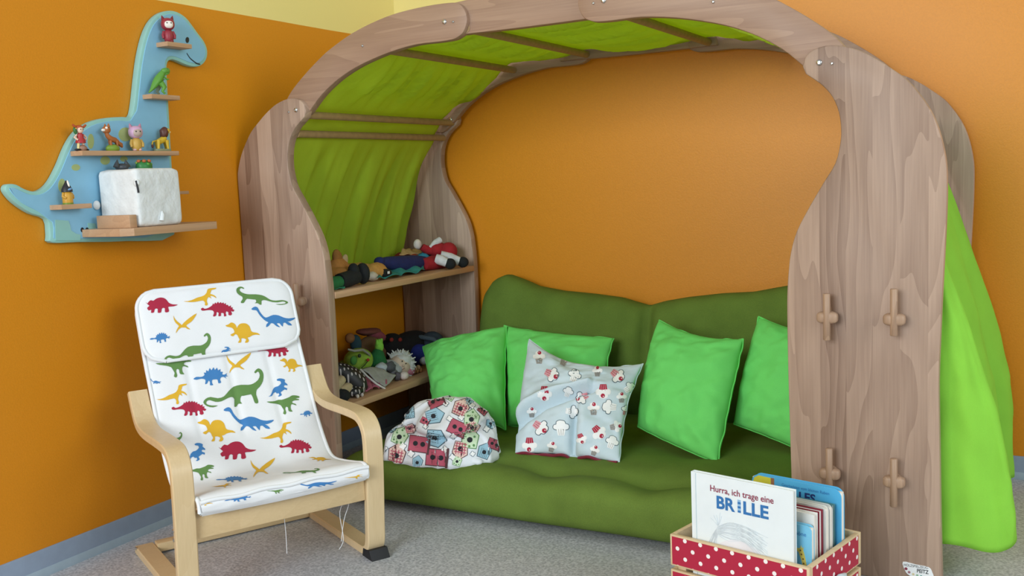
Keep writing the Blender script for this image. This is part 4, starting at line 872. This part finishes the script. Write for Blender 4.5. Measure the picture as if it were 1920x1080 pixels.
# ------------------------------------------------------------------ crate with picture books
ZC = .17; cfl, cfr, cbr = atz(1256, 1001, ZC), atz(1517, 1066, ZC), atz(1615, 997, ZC)
CUx = (cfr - cfl).normalized(); CVx = Vector((-CUx.y, CUx.x, 0)); CW, CD = (cfr - cfl).length, (cbr - cfr).length
cO = Vector((cfl.x, cfl.y, 0))
crate = thing('book_crate', 'small wooden slat crate papered in red with white polka dots', 'crate', cO + CUx * CW / 2 + CVx * CD / 2)
M_PINE = wood('pine_slat', 'e6d3b0', 'c9ad82', 'X', .5, .6, contrast=.3, across='Z')
M_DOTS = dots_mat('red_polka_dot_paper', 'b01a3c', 'f4efec', .0335, .0182, .0041)
def slat(name, o, au, aw, L, h, th, par, dotted, uoff):
    s_ = box(name, o, L, th, h, M_PINE, par, .0012, au, aw)
    if dotted:
        a, b_ = .0045, L - .0045; z0, z1 = .0035, h - .0035; q = o - aw * .0006
        vs_ = [q + au * a + EZ * z0, q + au * b_ + EZ * z0, q + au * b_ + EZ * z1, q + au * a + EZ * z1]; vs_ += [v + aw * .0008 for v in vs_]
        d_ = mesh('dotted_paper', vs_, [(0, 1, 2, 3), (7, 6, 5, 4), (0, 4, 5, 1), (1, 5, 6, 2), (2, 6, 7, 3), (3, 7, 4, 0)], M_DOTS, s_, False)
        uv = d_.data.uv_layers.new(name='UVMap')
        for lp in d_.data.loops:
            v = d_.data.vertices[lp.vertex_index].co - o; uv.data[lp.index].uv = (v.dot(au) + uoff, v.z + .0106 + (o.z - .11))
    return s_
SH = .0615
for z in (ZC - SH, ZC - 2 * SH - .008, .0):
    h = SH if z > .02 else max(.02, ZC - 2 * SH - .008 - .008)
    z_ = z
    slat('slat', cO + EZ * z_, CUx, CVx, CW, h, .009, crate, True, .0)
    slat('slat', cO + CVx * (CD - .009) + EZ * z_, CUx, CVx, CW, h, .009, crate, False, 0)
    slat('slat', cO + CUx * CW + CVx * .0091 + EZ * z_, CVx, -CUx, CD - .0182, h, .009, crate, True, .012)
    slat('slat', cO + EZ * z_ + CVx * (CD - .0091), -CVx, CUx, CD - .0182, h, .009, crate, True, .0)
for (a, b_) in ((.010, .010), (CW - .028, .010), (.010, CD - .028), (CW - .028, CD - .028)): box('corner_post', cO + CUx * a + CVx * b_, .018, .018, ZC - .012, M_PINE, crate, .001, CUx, CVx)
box('bottom_board', cO + CUx * .009 + CVx * .009 + EZ * .004, CW - .018, CD - .018, .008, M_PINE, crate, .001, CUx, CVx)
# metal label holder on the right side
ho = cO + CUx * (CW + .0012) + CVx * .105 + EZ * (ZC - SH - .006)
tube('handle_bow', [ho - CVx * .036, ho - CVx * .030 + EZ * .012 + CUx * .003, ho + EZ * .020 + CUx * .006, ho + CVx * .030 + EZ * .012 + CUx * .003, ho + CVx * .036], .004, plain('pale_handle', 'cfe2ea', .4), crate, 8)

B_GRP = 'picture books standing in the dotted crate'
def book(label, u0, u1, v0, th, z0, z1, cover, pages='ece8de', rc=.0, spine='left', name='picture_book', board=.0018, tilt=0):
    o = cO + CUx * u0 + CVx * v0; bk = thing(name, label, 'book', o + EZ * z0, B_GRP); W, H = u1 - u0, z1 - z0
    def cov(dv, nm):
        pts = [(0, 0), (W, 0)]
        if rc: pts += [(W - rc + rc * math.cos(t), H - rc + rc * math.sin(t)) for t in np.linspace(0, math.pi / 2, 7)] + [(rc + rc * math.cos(t), H - rc + rc * math.sin(t)) for t in np.linspace(math.pi / 2, math.pi, 7)]
        else: pts += [(W, H), (0, H)]
        return prism(nm, [np.array(p) for p in pts], o + EZ * z0 + CVx * dv, CUx, EZ, CVx, 0, board, cover, bk, .0004, 1)
    c0 = cov(0, 'front_cover'); cov(th - board, 'back_cover')
    g = .003 if rc == 0 else .0008
    box('pages', o + EZ * (z0 + g) + CVx * board + CUx * .001, W - .001 - g, th - 2 * board, H - 2 * g - (rc * .35), plain('pages_' + pages, pages, .8, .03), bk, .0003, CUx, CVx)
    box('spine', o + EZ * z0 - CUx * .0015, .0018, th, H - rc, cover, bk, .0004, CUx, CVx)
    return bk, o + EZ * z0, c0
def on_cover(o, u, z, dv=.0): return o + CUx * u + EZ * z - CVx * dv
def flat_poly(name, o, pts, mat, par, lift=.0005):
    A = sum(pts[i][0] * pts[(i + 1) % len(pts)][1] - pts[(i + 1) % len(pts)][0] * pts[i][1] for i in range(len(pts)))
    return prism(name, [np.array(p) for p in (pts if A > 0 else pts[::-1])], o, CUx, EZ, -CVx, 0, lift, mat, par)
M_PAPER = plain('cover_white', 'e6eff2', .35, .02); M_DKRED = plain('title_red', '8c2946', .5); M_TBLUE = plain('title_blue', '2a6fae', .5); M_GREYL = plain('pencil_grey', 'd2dbe0', .7); M_SKIN = plain('pale_peach_print', 'e4e4ea', .6)
bk, o, c0 = book('large white picture book with red and blue title, frontmost in the crate', .044, .249, .0115, .0125, .018, .298, M_PAPER)
HB = .28
flat_poly('cover_groove', o, [(.008, .002), (.0095, .002), (.0095, HB - .002), (.008, HB - .002)], plain('groove_grey', 'b8ccd4', .5), c0, .0003)
text_mesh('lettering', 'Hurra, ich trage eine', on_cover(o, .040, HB - .030), (CUx).normalized(), EZ, -CVx, .0165, M_DKRED, c0, .012, .128, .0008)
text_mesh('lettering', 'BR', on_cover(o, .053, HB - .060), CUx, EZ, -CVx, .033, M_TBLUE, c0, .03, .038, .0008)
for k in range(6): flat_poly('letter_stroke', on_cover(o, .0965, HB - .060 + k * .0040), [(0, 0), (.0062, 0), (.0062, .0040), (0, .0040)], (M_TBLUE, plain('title_light', '8fb6d6', .5))[k % 2], c0, .0008)
text_mesh('lettering', 'LLE', on_cover(o, .108, HB - .060), CUx, EZ, -CVx, .033, M_TBLUE, c0, .03, .050, .0008)
flat_poly('illustration', on_cover(o, 0, HB), [tuple(p) for p in smooth_loop([(.045, -.165), (.050, -.140), (.062, -.124), (.090, -.113), (.120, -.117), (.145, -.132), (.152, -.165)], 3, False)], M_SKIN, c0, .0004)
def strand(pts, r=.0004): tube('pencil_line', [on_cover(o, float(p[0]), HB + float(p[1]), .0006) for p in smooth_loop(pts, 4, False)], r, M_GREYL, c0, 4)
for k in range(24):
    a = k / 23; j = .003 * math.sin(k * 2.7)
    strand([(.056 + j, -.095 - .016 * a), (.080 + j, -.083 - .034 * a + j), (.112, -.084 - .032 * a - j), (.150 + .006 * math.sin(k * 1.9), -.094 - .052 * a + j)])
for k in range(14):
    a = k / 13; strand([(.055, -.096 - .010 * a), (.044 + .008 * a, -.112 - .006 * a), (.030 + .016 * a + .003 * math.sin(k * 2), -.140 - .010 * math.sin(k))])
for tx_, tz_ in ((.040, -.082), (.046, -.076), (.052, -.074), (.060, -.068), (.063, -.074)): strand([(.055, -.095), ((.055 + tx_) / 2 + .001, (tz_ - .095) / 2), (tx_, tz_)])
for k in range(6): strand([(.146 + .002 * k, -.130), (.150 + .002 * k, -.145), (.151 + .002 * k, -.165)])
# giraffe board book
M_GB = plain('cover_sky', '7cc4e2', .35, .03)
bk, o, c0 = book('small light blue board book with a giraffe beside the white book', .130, .266, .046, .012, .045, .2265, M_GB, rc=.010)
H2_ = .1815
text_mesh('lettering', 'schöne', on_cover(o, .096, H2_ - .020), CUx, EZ, -CVx, .011, M_TBLUE, c0, .0, .030, .0005)
gy = plain('giraffe_yellow', 'd8c25a', .5); gp = plain('giraffe_brown', '6b4a26', .5)
flat_poly('giraffe_print', on_cover(o, .100, H2_ - .080), [tuple(p) for p in smooth_loop([(.004, .035), (.003, .030), (.010, .030), (.013, .024), (.018, .010), (.020, -.01), (.028, -.01), (.026, .010), (.022, .028), (.020, .034), (.021, .040), (.018, .037), (.016, .042), (.014, .037)], 3)], gy, c0, .0006)
for dx, dz in ((.017, .026), (.020, .018), (.021, .010), (.023, .003), (.015, .033)): flat_poly('giraffe_patch', on_cover(o, .100 + dx, H2_ - .080 + dz), circ(.0016, 7), gp, c0, .0009)
flat_poly('tail_print', on_cover(o, .082, H2_ - .060), [(.0, .0), (.003, .012), (.006, .024), (.008, .030), (.005, .015), (.003, .002)], M_TBLUE, c0, .0006)
flat_poly('snow_print', on_cover(o, .065, H2_ - .092), [(0, 0), (.07, 0), (.07, .010), (.04, .014), (0, .008)], M_PAPER, c0, .0006)
bk, o, c0 = book('white book with a small red label on its cover, behind the giraffe book', .140, .262, .064, .016, .04, .2425, plain('cover_offwhite', 'e8e6e0', .4, .02))
flat_poly('red_label', on_cover(o, .058, .2025 - .033), [(0, 0), (.038, 0), (.038, .013), (0, .013)], plain('label_red', 'b01f36', .5), c0, .0005)
for k in range(5): flat_poly('letter_stroke', on_cover(o, .066 + .0055 * k, .2025 - .0275), [(0, 0), (.0042, 0), (.0042, .0022), (0, .0022)], M_PAPER, c0, .0009)
bk, o, c0 = book('white book with a dark red band along its top edge', .135, .262, .085, .016, .04, .2425, plain('cover_red_band', '8a1e34', .4, .04), pages='e9e7e2')
for k, (lab, u0, u1, v0, th, zt, hexc, rc) in enumerate((('grey-white board book, first behind the dark red one', .11, .266, .104, .013, .2455, 'd5d6d0', .010), ('pale grey board book with rounded corners, next before the teal one', .11, .266, .120, .012, .2435, 'c6cac8', .010), ('teal-spined narrow book just before the rearmost bright blue book', .12, .264, .135, .012, .240, '4a7f86', .0))):
    book(lab, u0, u1, v0, th, .03, zt, plain('cover_' + hexc, hexc, .4, .03), rc=rc)
M_RB = plain('cover_bright_blue', '55b2e2', .35, .03)
bk, o, c0 = book('tall bright blue board book with rounded corners and a yellow strip, rearmost in the crate', .090, .272, .156, .014, .03, .2655, M_RB, rc=.016)
HB2 = .2355
flat_poly('yellow_strip', on_cover(o, .003, HB2 - .035), [(0, 0), (.038, 0), (.038, .0325), (.012, .0335), (.003, .028), (0, .020)], plain('strip_yellow', 'd6cf3e', .5), c0, .0005)
flat_poly('brown_strip', on_cover(o, .041, HB2 - .035), [(0, 0), (.007, 0), (.007, .033), (0, .033)], plain('strip_brown', '9a6a4a', .5), c0, .0005)
text_mesh('lettering', 'Geschichten vom kleinen Raben', on_cover(o, .064, HB2 - .014), CUx, EZ, -CVx, .0085, M_TBLUE, c0, .0, .095, .0006)
text_mesh('lettering', 'ALLES', on_cover(o, .070, HB2 - .034), CUx, EZ, -CVx, .022, plain('title_navy', '22306e', .5), c0, .03, .062, .0006)
# sheet of illustration below the title is hidden by the books in front

# ------------------------------------------------------------------ hand puppets on the toy shelves
ZU, ZL = .5712, .2522
def T(hexc, r=.9): 
    n = 'felt_' + hexc
    return MATS[n] if n in MATS else plain(n, hexc, r, .12, 60, .25)
def tp(px, py, x): return atx(px, py, x)
PG = 'hand puppets and soft dolls on the toy shelves'
def puppet(label, p, name='hand_puppet'): return thing(name, label, 'hand puppet', p, PG)
def onz(p, z): return Vector((p.x, p.y, z))
def cloth_patch(name, pts, mat, par, amp=.006, n=12, th=.002, seed=0, fr=7):
    a, b, c, d = [Vector(p) for p in pts]; G = []
    for i in range(n + 1):
        u = i / n; row = []
        for j in range(n + 1):
            v = j / n; p = a * (1 - u) * (1 - v) + b * u * (1 - v) + c * u * v + d * (1 - u) * v
            row.append(p + EZ * amp * abs(math.sin(fr * u + 3 * v + seed)) + EX * amp * .6 * math.sin(fr * 1.4 * u + seed * 2))
        G.append(row)
    return grid_mesh(name, G, mat, par, th)
# upper shelf ---- tan fur puppet
p = onz(tp(650, 530, -1.80), ZU); f = puppet('tan plush animal puppet with a pointed ear at the front of the upper shelf', p); tan = T('b0793c'); tan2 = T('c8954e')
blob('body', tp(636, 522, -1.80) + EZ * .002, (.055, .055, .036), tan, f, n=20, nz=.2)
blob('head', tp(634, 505, -1.81), (.030, .036, .034), tan, f, n=20, nz=.15)
blob('ear', tp(633, 486, -1.81), (.012, .019, .030), T('9a6a32'), f, (.25, 0, 0), n=14); blob('ear', tp(645, 492, -1.83), (.008, .014, .026), T('c8b08a'), f, (-.5, 0, 0), n=14)
blob('paw', onz(tp(700, 518, -1.80), ZU + .024), (.045, .058, .024), tan2, f, (0, 0, .1), n=18, nz=.3)
blob('fur_collar', onz(tp(673, 512, -1.83), ZU + .028), (.04, .045, .026), T('b8924e'), f, n=18, nz=.3)
blob('white_cuff', onz(tp(697, 533, -1.775), ZU + .015), (.022, .022, .014), T('cfc8ba'), f, n=14, nz=.3)
# green sleeve with black mitten
p = onz(tp(660, 540, -1.745), ZU); f = puppet('black mitten puppet with a dark green sleeve on the front edge of the upper shelf', p); bk_ = T('14181a')
tube('sleeve', [onz(tp(604, 545, -1.745), ZU + .019), onz(tp(625, 543, -1.745), ZU + .019), onz(tp(640, 540, -1.745), ZU + .02)], [.018, .019, .017], T('1f6a3a'), f, 12)
tube('arm', [onz(tp(637, 541, -1.745), ZU + .022), onz(tp(655, 538, -1.745), ZU + .024), onz(tp(668, 533, -1.745), ZU + .027)], [.021, .023, .022], bk_, f, 14)
blob('mitten', onz(tp(681, 526, -1.745), ZU + .032), (.022, .020, .031), bk_, f, n=16); blob('thumb', onz(tp(664, 524, -1.745), ZU + .042), (.018, .017, .024), bk_, f, n=14)
cloth_patch('green_hem', [onz(tp(617, 552, -1.74), ZU + .002), onz(tp(648, 549, -1.725), ZU + .002), onz(tp(645, 547, -1.75), ZU + .008), onz(tp(617, 548, -1.76), ZU + .008)], T('2f8a6a'), f, .003)
# blue puppet with teal skirt
p = onz(tp(760, 515, -1.80), ZU); f = puppet('navy blue puppet lying on a crumpled teal skirt on the upper shelf', p); nv_ = T('1c2760')
tube('body', [onz(tp(712, 505, -1.80), ZU + .050), onz(tp(726, 508, -1.80), ZU + .044), onz(tp(752, 514, -1.80), ZU + .032), onz(tp(778, 514, -1.80), ZU + .028), onz(tp(796, 513, -1.80), ZU + .026)], [.012, .019, .027, .027, .020], nv_, f, 14)
blob('cap', onz(tp(712, 500, -1.80), ZU + .052), (.017, .018, .014), nv_, f, n=14)
cloth_patch('teal_skirt', [onz(tp(705, 533, -1.745), ZU + .003), onz(tp(800, 518, -1.745), ZU + .003), onz(tp(795, 514, -1.80), ZU + .018), onz(tp(716, 522, -1.80), ZU + .018)], T('2f8a86'), f, .010, 20, .002, 1, 11)
blob('black_glove', onz(tp(722, 524, -1.765), ZU + .018), (.02, .026, .014), bk_, f, n=14)
box('white_tag', onz(tp(727, 522, -1.742), ZU + .018), .002, .010, .008, T('d8dcdc'), f, .0005)
# red puppet sleeve with orange star
p = onz(tp(818, 513, -1.78), ZU); f = puppet('dark red cloth puppet with an orange tip between the navy and the boots', p)
tube('body', [onz(tp(795, 516, -1.78), ZU + .022), onz(tp(812, 513, -1.78), ZU + .022), onz(tp(833, 509, -1.78), ZU + .020)], [.019, .024, .022], T('a01c28'), f, 14)
blob('orange_tip', onz(tp(842, 510, -1.765), ZU + .011), (.012, .022, .009), T('c87a2c'), f, (0, 0, .5), .8, 12); blob('white_bobble', onz(tp(856, 506, -1.765), ZU + .009), (.008, .009, .008), T('d8d4cc'), f, n=12)
# orange puppet
p = onz(tp(770, 495, -1.88), ZU); f = puppet('orange puppet with cream lace trim behind the navy puppet', p); og = T('b8541f')
blob('body', tp(768, 489, -1.86), (.035, .038, .024), og, f, n=18, nz=.25); blob('sleeve', tp(782, 490, -1.85), (.022, .020, .02), og, f, n=14, nz=.2); blob('red_back', tp(752, 487, -1.88), (.025, .026, .025), T('8a2a20'), f, n=14, nz=.2)
cloth_patch('cream_trim', [tp(750, 480, -1.84), tp(793, 477, -1.84), tp(790, 470, -1.88), tp(756, 468, -1.88)], T('c8a878'), f, .005, 12, .002, 2, 9); blob('base_roll', onz(tp(775, 497, -1.87), ZU + .012), (.05, .06, .012), T('d8cabc'), f, n=14, nz=.2)
# turquoise scarf
p = onz(tp(801, 490, -1.82), ZU); f = puppet('small turquoise knotted scarf between the orange and the red puppets', p, 'knotted_scarf')
blob('knot', tp(795, 487, -1.82), (.02, .020, .024), T('2f88a0'), f, (.5, 0, 0), n=14, nz=.3); blob('loop', tp(807, 483, -1.82), (.018, .018, .024), T('358fa8'), f, (-.5, 0, 0), n=14, nz=.3)
tube('support', [onz(tp(801, 490, -1.83), ZU + .001), tp(801, 490, -1.83)], [.016, .012], T('2f88a0'), f, 10)
# red puppet with boots
p = onz(aty(835, 498, 2.75), ZU); f = puppet('red coated puppet with white trousers and black boots at the rear of upper shelf', p); rd_ = T('9c1a24'); wt = T('cfd0d2')
blob('coat', aty(823, 470, 2.765), (.034, .044, .027), rd_, f, (-.2, 0, 0), n=20, nz=.12); blob('hip', aty(841, 471, 2.775), (.030, .030, .030), rd_, f, n=16)
tube('arm', [aty(812, 470, 2.74), aty(799, 468, 2.72), aty(791, 463, 2.71)], [.016, .015, .012], rd_, f, 12); blob('hand', aty(783, 458, 2.70), (.012, .017, .017), T('d6cfca'), f, (.5, 0, 0), n=14)
tube('white_collar', [aty(801, 474, 2.72), aty(806, 464, 2.725), aty(816, 455, 2.74), aty(825, 450, 2.76)], [.004, .005, .010, .011], wt, f, 10)
for k, (a, b_, y0_, y1_) in enumerate((((817, 485), (838, 493), 2.70, 2.715), ((826, 479), (862, 490), 2.735, 2.77))):
    tube('leg', [aty(*a, y0_), aty((a[0] + b_[0]) / 2, (a[1] + b_[1]) / 2 - 1, (y0_ + y1_) / 2), aty(*b_, y1_)], [.016, .017, .014], wt, f, 12)
    bt = aty(b_[0] + 6, b_[1] + 4, y1_ + .004); bt.z = max(bt.z, ZU + .0185); blob('boot', bt, (.020, .018, .018), bk_, f, n=16)
blob('under_coat', onz(aty(815, 490, 2.75), ZU + .016), (.04, .05, .016), T('7c1620'), f, n=14)
# lower shelf ---- granny doll
p = onz(tp(740, 715, -1.80), ZL); f = puppet('grandmother doll with white curly hair and a beige face on the lower shelf', p); sk_ = T('cdb9a4')
hc = tp(749, 686, -1.80); h_ = blob('head', hc, (.036, .036, .036), sk_, f, n=24)
nl = (CAM - hc).normalized(); rt_ = nl.cross(EZ).normalized() * -1; up_ = rt_.cross(nl) * -1
if up_.z < 0: up_ = -up_
for k, (a, b_) in enumerate(((.012, .014), (.026, .006))): blob('eye', hc + nl * .034 + rt_ * a * .8 + up_ * b_, (.0022, .0022, .0022), M_INK, h_, n=8)
tube('smile', [hc + nl * .0355 + rt_ * (.004 + .004 * k) + up_ * (-.010 - .003 * math.sin(k * 1.5)) for k in range(4)], .0008, T('8a5048'), h_, 5)
blob('nose', hc + nl * .036 + rt_ * .012 + up_ * .0, (.004, .004, .004), sk_, h_, n=8)
hair = T('c8ccc8')
hr_ = blob('hair_cap', hc - nl * .012 + up_ * .010 + rt_ * .006, (.041, .041, .038), hair, h_, n=20, nz=.2)
for k in range(34):
    t = -0.9 + 3.2 * k / 33; d_ = rt_ * math.cos(t) + up_ * math.sin(t); s0 = hc + d_ * .034 + nl * .008
    tube('curl', [s0, s0 + d_ * .008 + nl * .004, s0 + d_ * (.011 + .004 * (k % 3)) + rt_ * .004 * math.sin(k * 2.3), s0 + d_ * .007 + rt_ * .006 * math.cos(k * 1.7)], .0022, hair, hr_, 5)
blob('grey_scarf', tp(731, 688, -1.785), (.018, .020, .016), T('55575c'), f, n=14, nz=.3); blob('scarf_end', tp(738, 699, -1.78), (.014, .013, .010), T('6a6c70'), f, n=12, nz=.3)
blob('body', onz(tp(728, 705, -1.82), ZL + .028), (.05, .055, .028), T('aeb4ba'), f, n=16, nz=.2); blob('blouse', tp(714, 690, -1.80), (.020, .022, .016), T('b8c4cc'), f, n=14, nz=.2)
tube('sleeve', [onz(tp(742, 714, -1.765), ZL + .016), onz(tp(750, 714, -1.755), ZL + .013)], [.014, .012], T('5a5660'), f, 10); blob('hand', onz(tp(758, 713, -1.75), ZL + .013), (.014, .017, .013), T('d8ccc6'), f, n=14)
# grey apron over pink cloth
p = onz(tp(708, 722, -1.77), ZL); f = puppet('folded pink cloth under a pale grey apron beside the granny doll', p, 'doll_apron')
cloth_patch('pink_lining', [onz(tp(684, 736, -1.742), ZL + .004), onz(tp(724, 727, -1.742), ZL + .004), onz(tp(722, 718, -1.80), ZL + .030), onz(tp(688, 722, -1.80), ZL + .030)], T('a85a70'), f, .009, 18, .003, 2, 12)
cloth_patch('grey_apron', [tp(678, 693, -1.80), tp(721, 728, -1.735), tp(742, 706, -1.75), tp(706, 690, -1.80)], T('a2a4a0'), f, .004, 14, .004, 0, 5)
tube('white_edge', [tp(676, 693, -1.795), tp(690, 707, -1.765), tp(706, 720, -1.745), tp(722, 729, -1.732)], .0032, T('d8d8d6'), f, 8)
# polka-dot dress doll
M_PD = dots_mat('black_dotted_cloth', '17181c', 'b8b4b4', .012, .010, .0024, 'Object')

p = onz(tp(650, 725, -1.76), ZL); f = puppet('doll in a black and white dotted dress lying against the front panel', p)
tube('dress', [tp(627, 688, -1.80), tp(640, 696, -1.79), tp(655, 707, -1.775), tp(668, 720, -1.765)], [.016, .026, .034, .036], M_PD, f, 16)
blob('hem', tp(671, 724, -1.76), (.026, .034, .030), M_PD, f, (.5, 0, 0), n=16, nz=.2)
for k, (a, b_) in enumerate((((640, 712), (622, 730)), ((655, 724), (638, 737)))): tube('leg', [tp(*a, -1.765), tp((a[0] + b_[0]) / 2, (a[1] + b_[1]) / 2, -1.755), tp(*b_, -1.75)], [.014, .016, .016], T('b8a888'), f, 12)
blob('shoe', onz(tp(641, 746, -1.742), ZL + .019), (.024, .026, .019), bk_, f, n=16); blob('shoe', onz(tp(618, 742, -1.755), ZL + .019), (.02, .022, .019), bk_, f, n=14)
blob('skirt_base', onz(tp(664, 738, -1.755), ZL + .017), (.03, .034, .017), M_PD, f, n=14, nz=.2)
for q in ((679, 742), (671, 750)): blob('button', onz(tp(*q, -1.73), ZL + .006), (.005, .005, .006), T('cfcac2'), f, n=8)
cloth_patch('blue_lining', [tp(672, 700, -1.775), tp(688, 718, -1.76), tp(683, 730, -1.755), tp(676, 716, -1.77)], T('8f9cb0'), f, .002, 8)
# frog puppet
p = onz(tp(672, 700, -1.86), ZL); f = puppet('lime green frog puppet with a red mouth on the lower shelf', p); fg = T('86a838')
fh = tp(672, 676, -1.84); h_ = blob('head', fh, (.042, .050, .038), fg, f, n=22)
nl = (CAM - fh).normalized()
tube('mouth', [tp(678, 690, -1.79), tp(684, 684, -1.79), tp(689, 678, -1.79)], .0016, T('2a3a18'), h_, 6); blob('tongue', tp(690, 675, -1.79), (.005, .006, .005), T('9a3028'), h_, n=8)
blob('green_patch', tp(663, 676, -1.80), (.008, .014, .014), T('3f7a34'), h_, n=12); blob('eye', tp(674, 667, -1.802), (.005, .006, .006), T('33402a'), h_, n=8)
tube('hat_brim', [tp(652, 655, -1.82), tp(664, 658, -1.81), tp(680, 656, -1.80), tp(692, 664, -1.80), tp(694, 672, -1.81)], [.003, .004, .004, .004, .003], T('8a8a80'), h_, 8)
blob('body', onz(tp(655, 690, -1.87), ZL + .04), (.05, .055, .04), T('6a8030'), f, n=16, nz=.2)
# green arm
p = onz(tp(708, 690, -1.84), ZL); f = puppet('dark green sleeve with a light green hand reaching up beside the frog', p)
tube('sleeve', [onz(tp(712, 700, -1.84), ZL + .003), tp(708, 684, -1.83), tp(707, 668, -1.83), tp(710, 658, -1.83)], [.038, .032, .026, .016], T('1f6a38'), f, 14)
hb_ = tp(711, 650, -1.83); h_ = blob('hand', hb_, (.013, .016, .020), T('84c84a'), f, n=14)
for k in range(3): tube('finger', [hb_ + Vector((0, -.010 + .010 * k, .010)), hb_ + Vector((.002, -.012 + .012 * k, .024))], [.006, .004], T('84c84a'), h_, 8)
# brown puppet with pink hat
p = onz(tp(680, 660, -1.93), ZL); f = puppet('brown puppet with a dull pink hat at the back of the lower shelf', p)
blob('body', onz(tp(690, 660, -1.91), ZL + .062), (.05, .07, .062), T('6a5034'), f, n=18, nz=.2); blob('hat', tp(706, 630, -1.90), (.028, .036, .018), T('86404c'), f, (-.4, 0, 0), n=16, nz=.25); blob('fold', tp(690, 622, -1.91), (.03, .06, .012), T('744038'), f, (-.1, 0, 0), n=16, nz=.3)
blob('arm', tp(667, 645, -1.89), (.018, .02, .030), T('22404c'), f, n=12); blob('hand', tp(656, 634, -1.89), (.014, .018, .016), T('8a5a34'), f, n=12)
# black plush
p = onz(tp(765, 680, -1.90), ZL); f = puppet('large black plush puppet with two red dots behind the granny doll', p)
blob('body', onz(tp(768, 665, -1.89), ZL + .055), (.05, .115, .055), T('0f1114'), f, (.05, 0, 0), n=22, nz=.1); blob('back', tp(735, 650, -1.90), (.04, .05, .045), T('0f1114'), f, n=16)
for q in ((734, 637), (750, 637)): blob('red_dot', tp(*q, -1.865), (.006, .009, .007), T('8a2a22'), f, n=10)
p = onz(aty(812, 650, 2.77), ZL); f = puppet('dusty blue soft hat at the rear end of the lower shelf', p, 'soft_hat')
blob('crown', onz(aty(810, 645, 2.775), ZL + .050), (.045, .05, .050), T('34424e'), f, n=18); tube('brim', [aty(770, 636, 2.72), aty(790, 632, 2.72), aty(812, 636, 2.73), aty(826, 646, 2.75)], [.006, .008, .008, .006], T('4a5862'), f, 8)
p = onz(tp(790, 690, -1.83), ZL); f = puppet('round dark blue ball head with a white tuft beside the green cushion', p)
blob('ball', onz(p, ZL + .036) + EX * -.005, (.036, .038, .036), T('1a2a7c'), f, n=22); blob('white_tuft', onz(tp(797, 695, -1.79), ZL + .026), (.014, .018, .013), T('c2cdd6'), f, n=12, nz=.3)
p = onz(tp(777, 706, -1.77), ZL); f = puppet('tiny doll with blond curls and a pink dress by the granny hand', p)
blob('dress', onz(tp(771, 708, -1.77), ZL + .013), (.014, .020, .013), T('a86a78'), f, (.4, 0, 0), n=12, nz=.2)
for k in range(5): blob('curl', onz(tp(776 + 3 * k, 706 - 1.2 * k + 2 * (k % 2), -1.765), ZL + .010 + .008 * (k % 2)), (.008, .009, .009), T(('a87a4a', 'c09a74')[k % 2]), f, n=10)
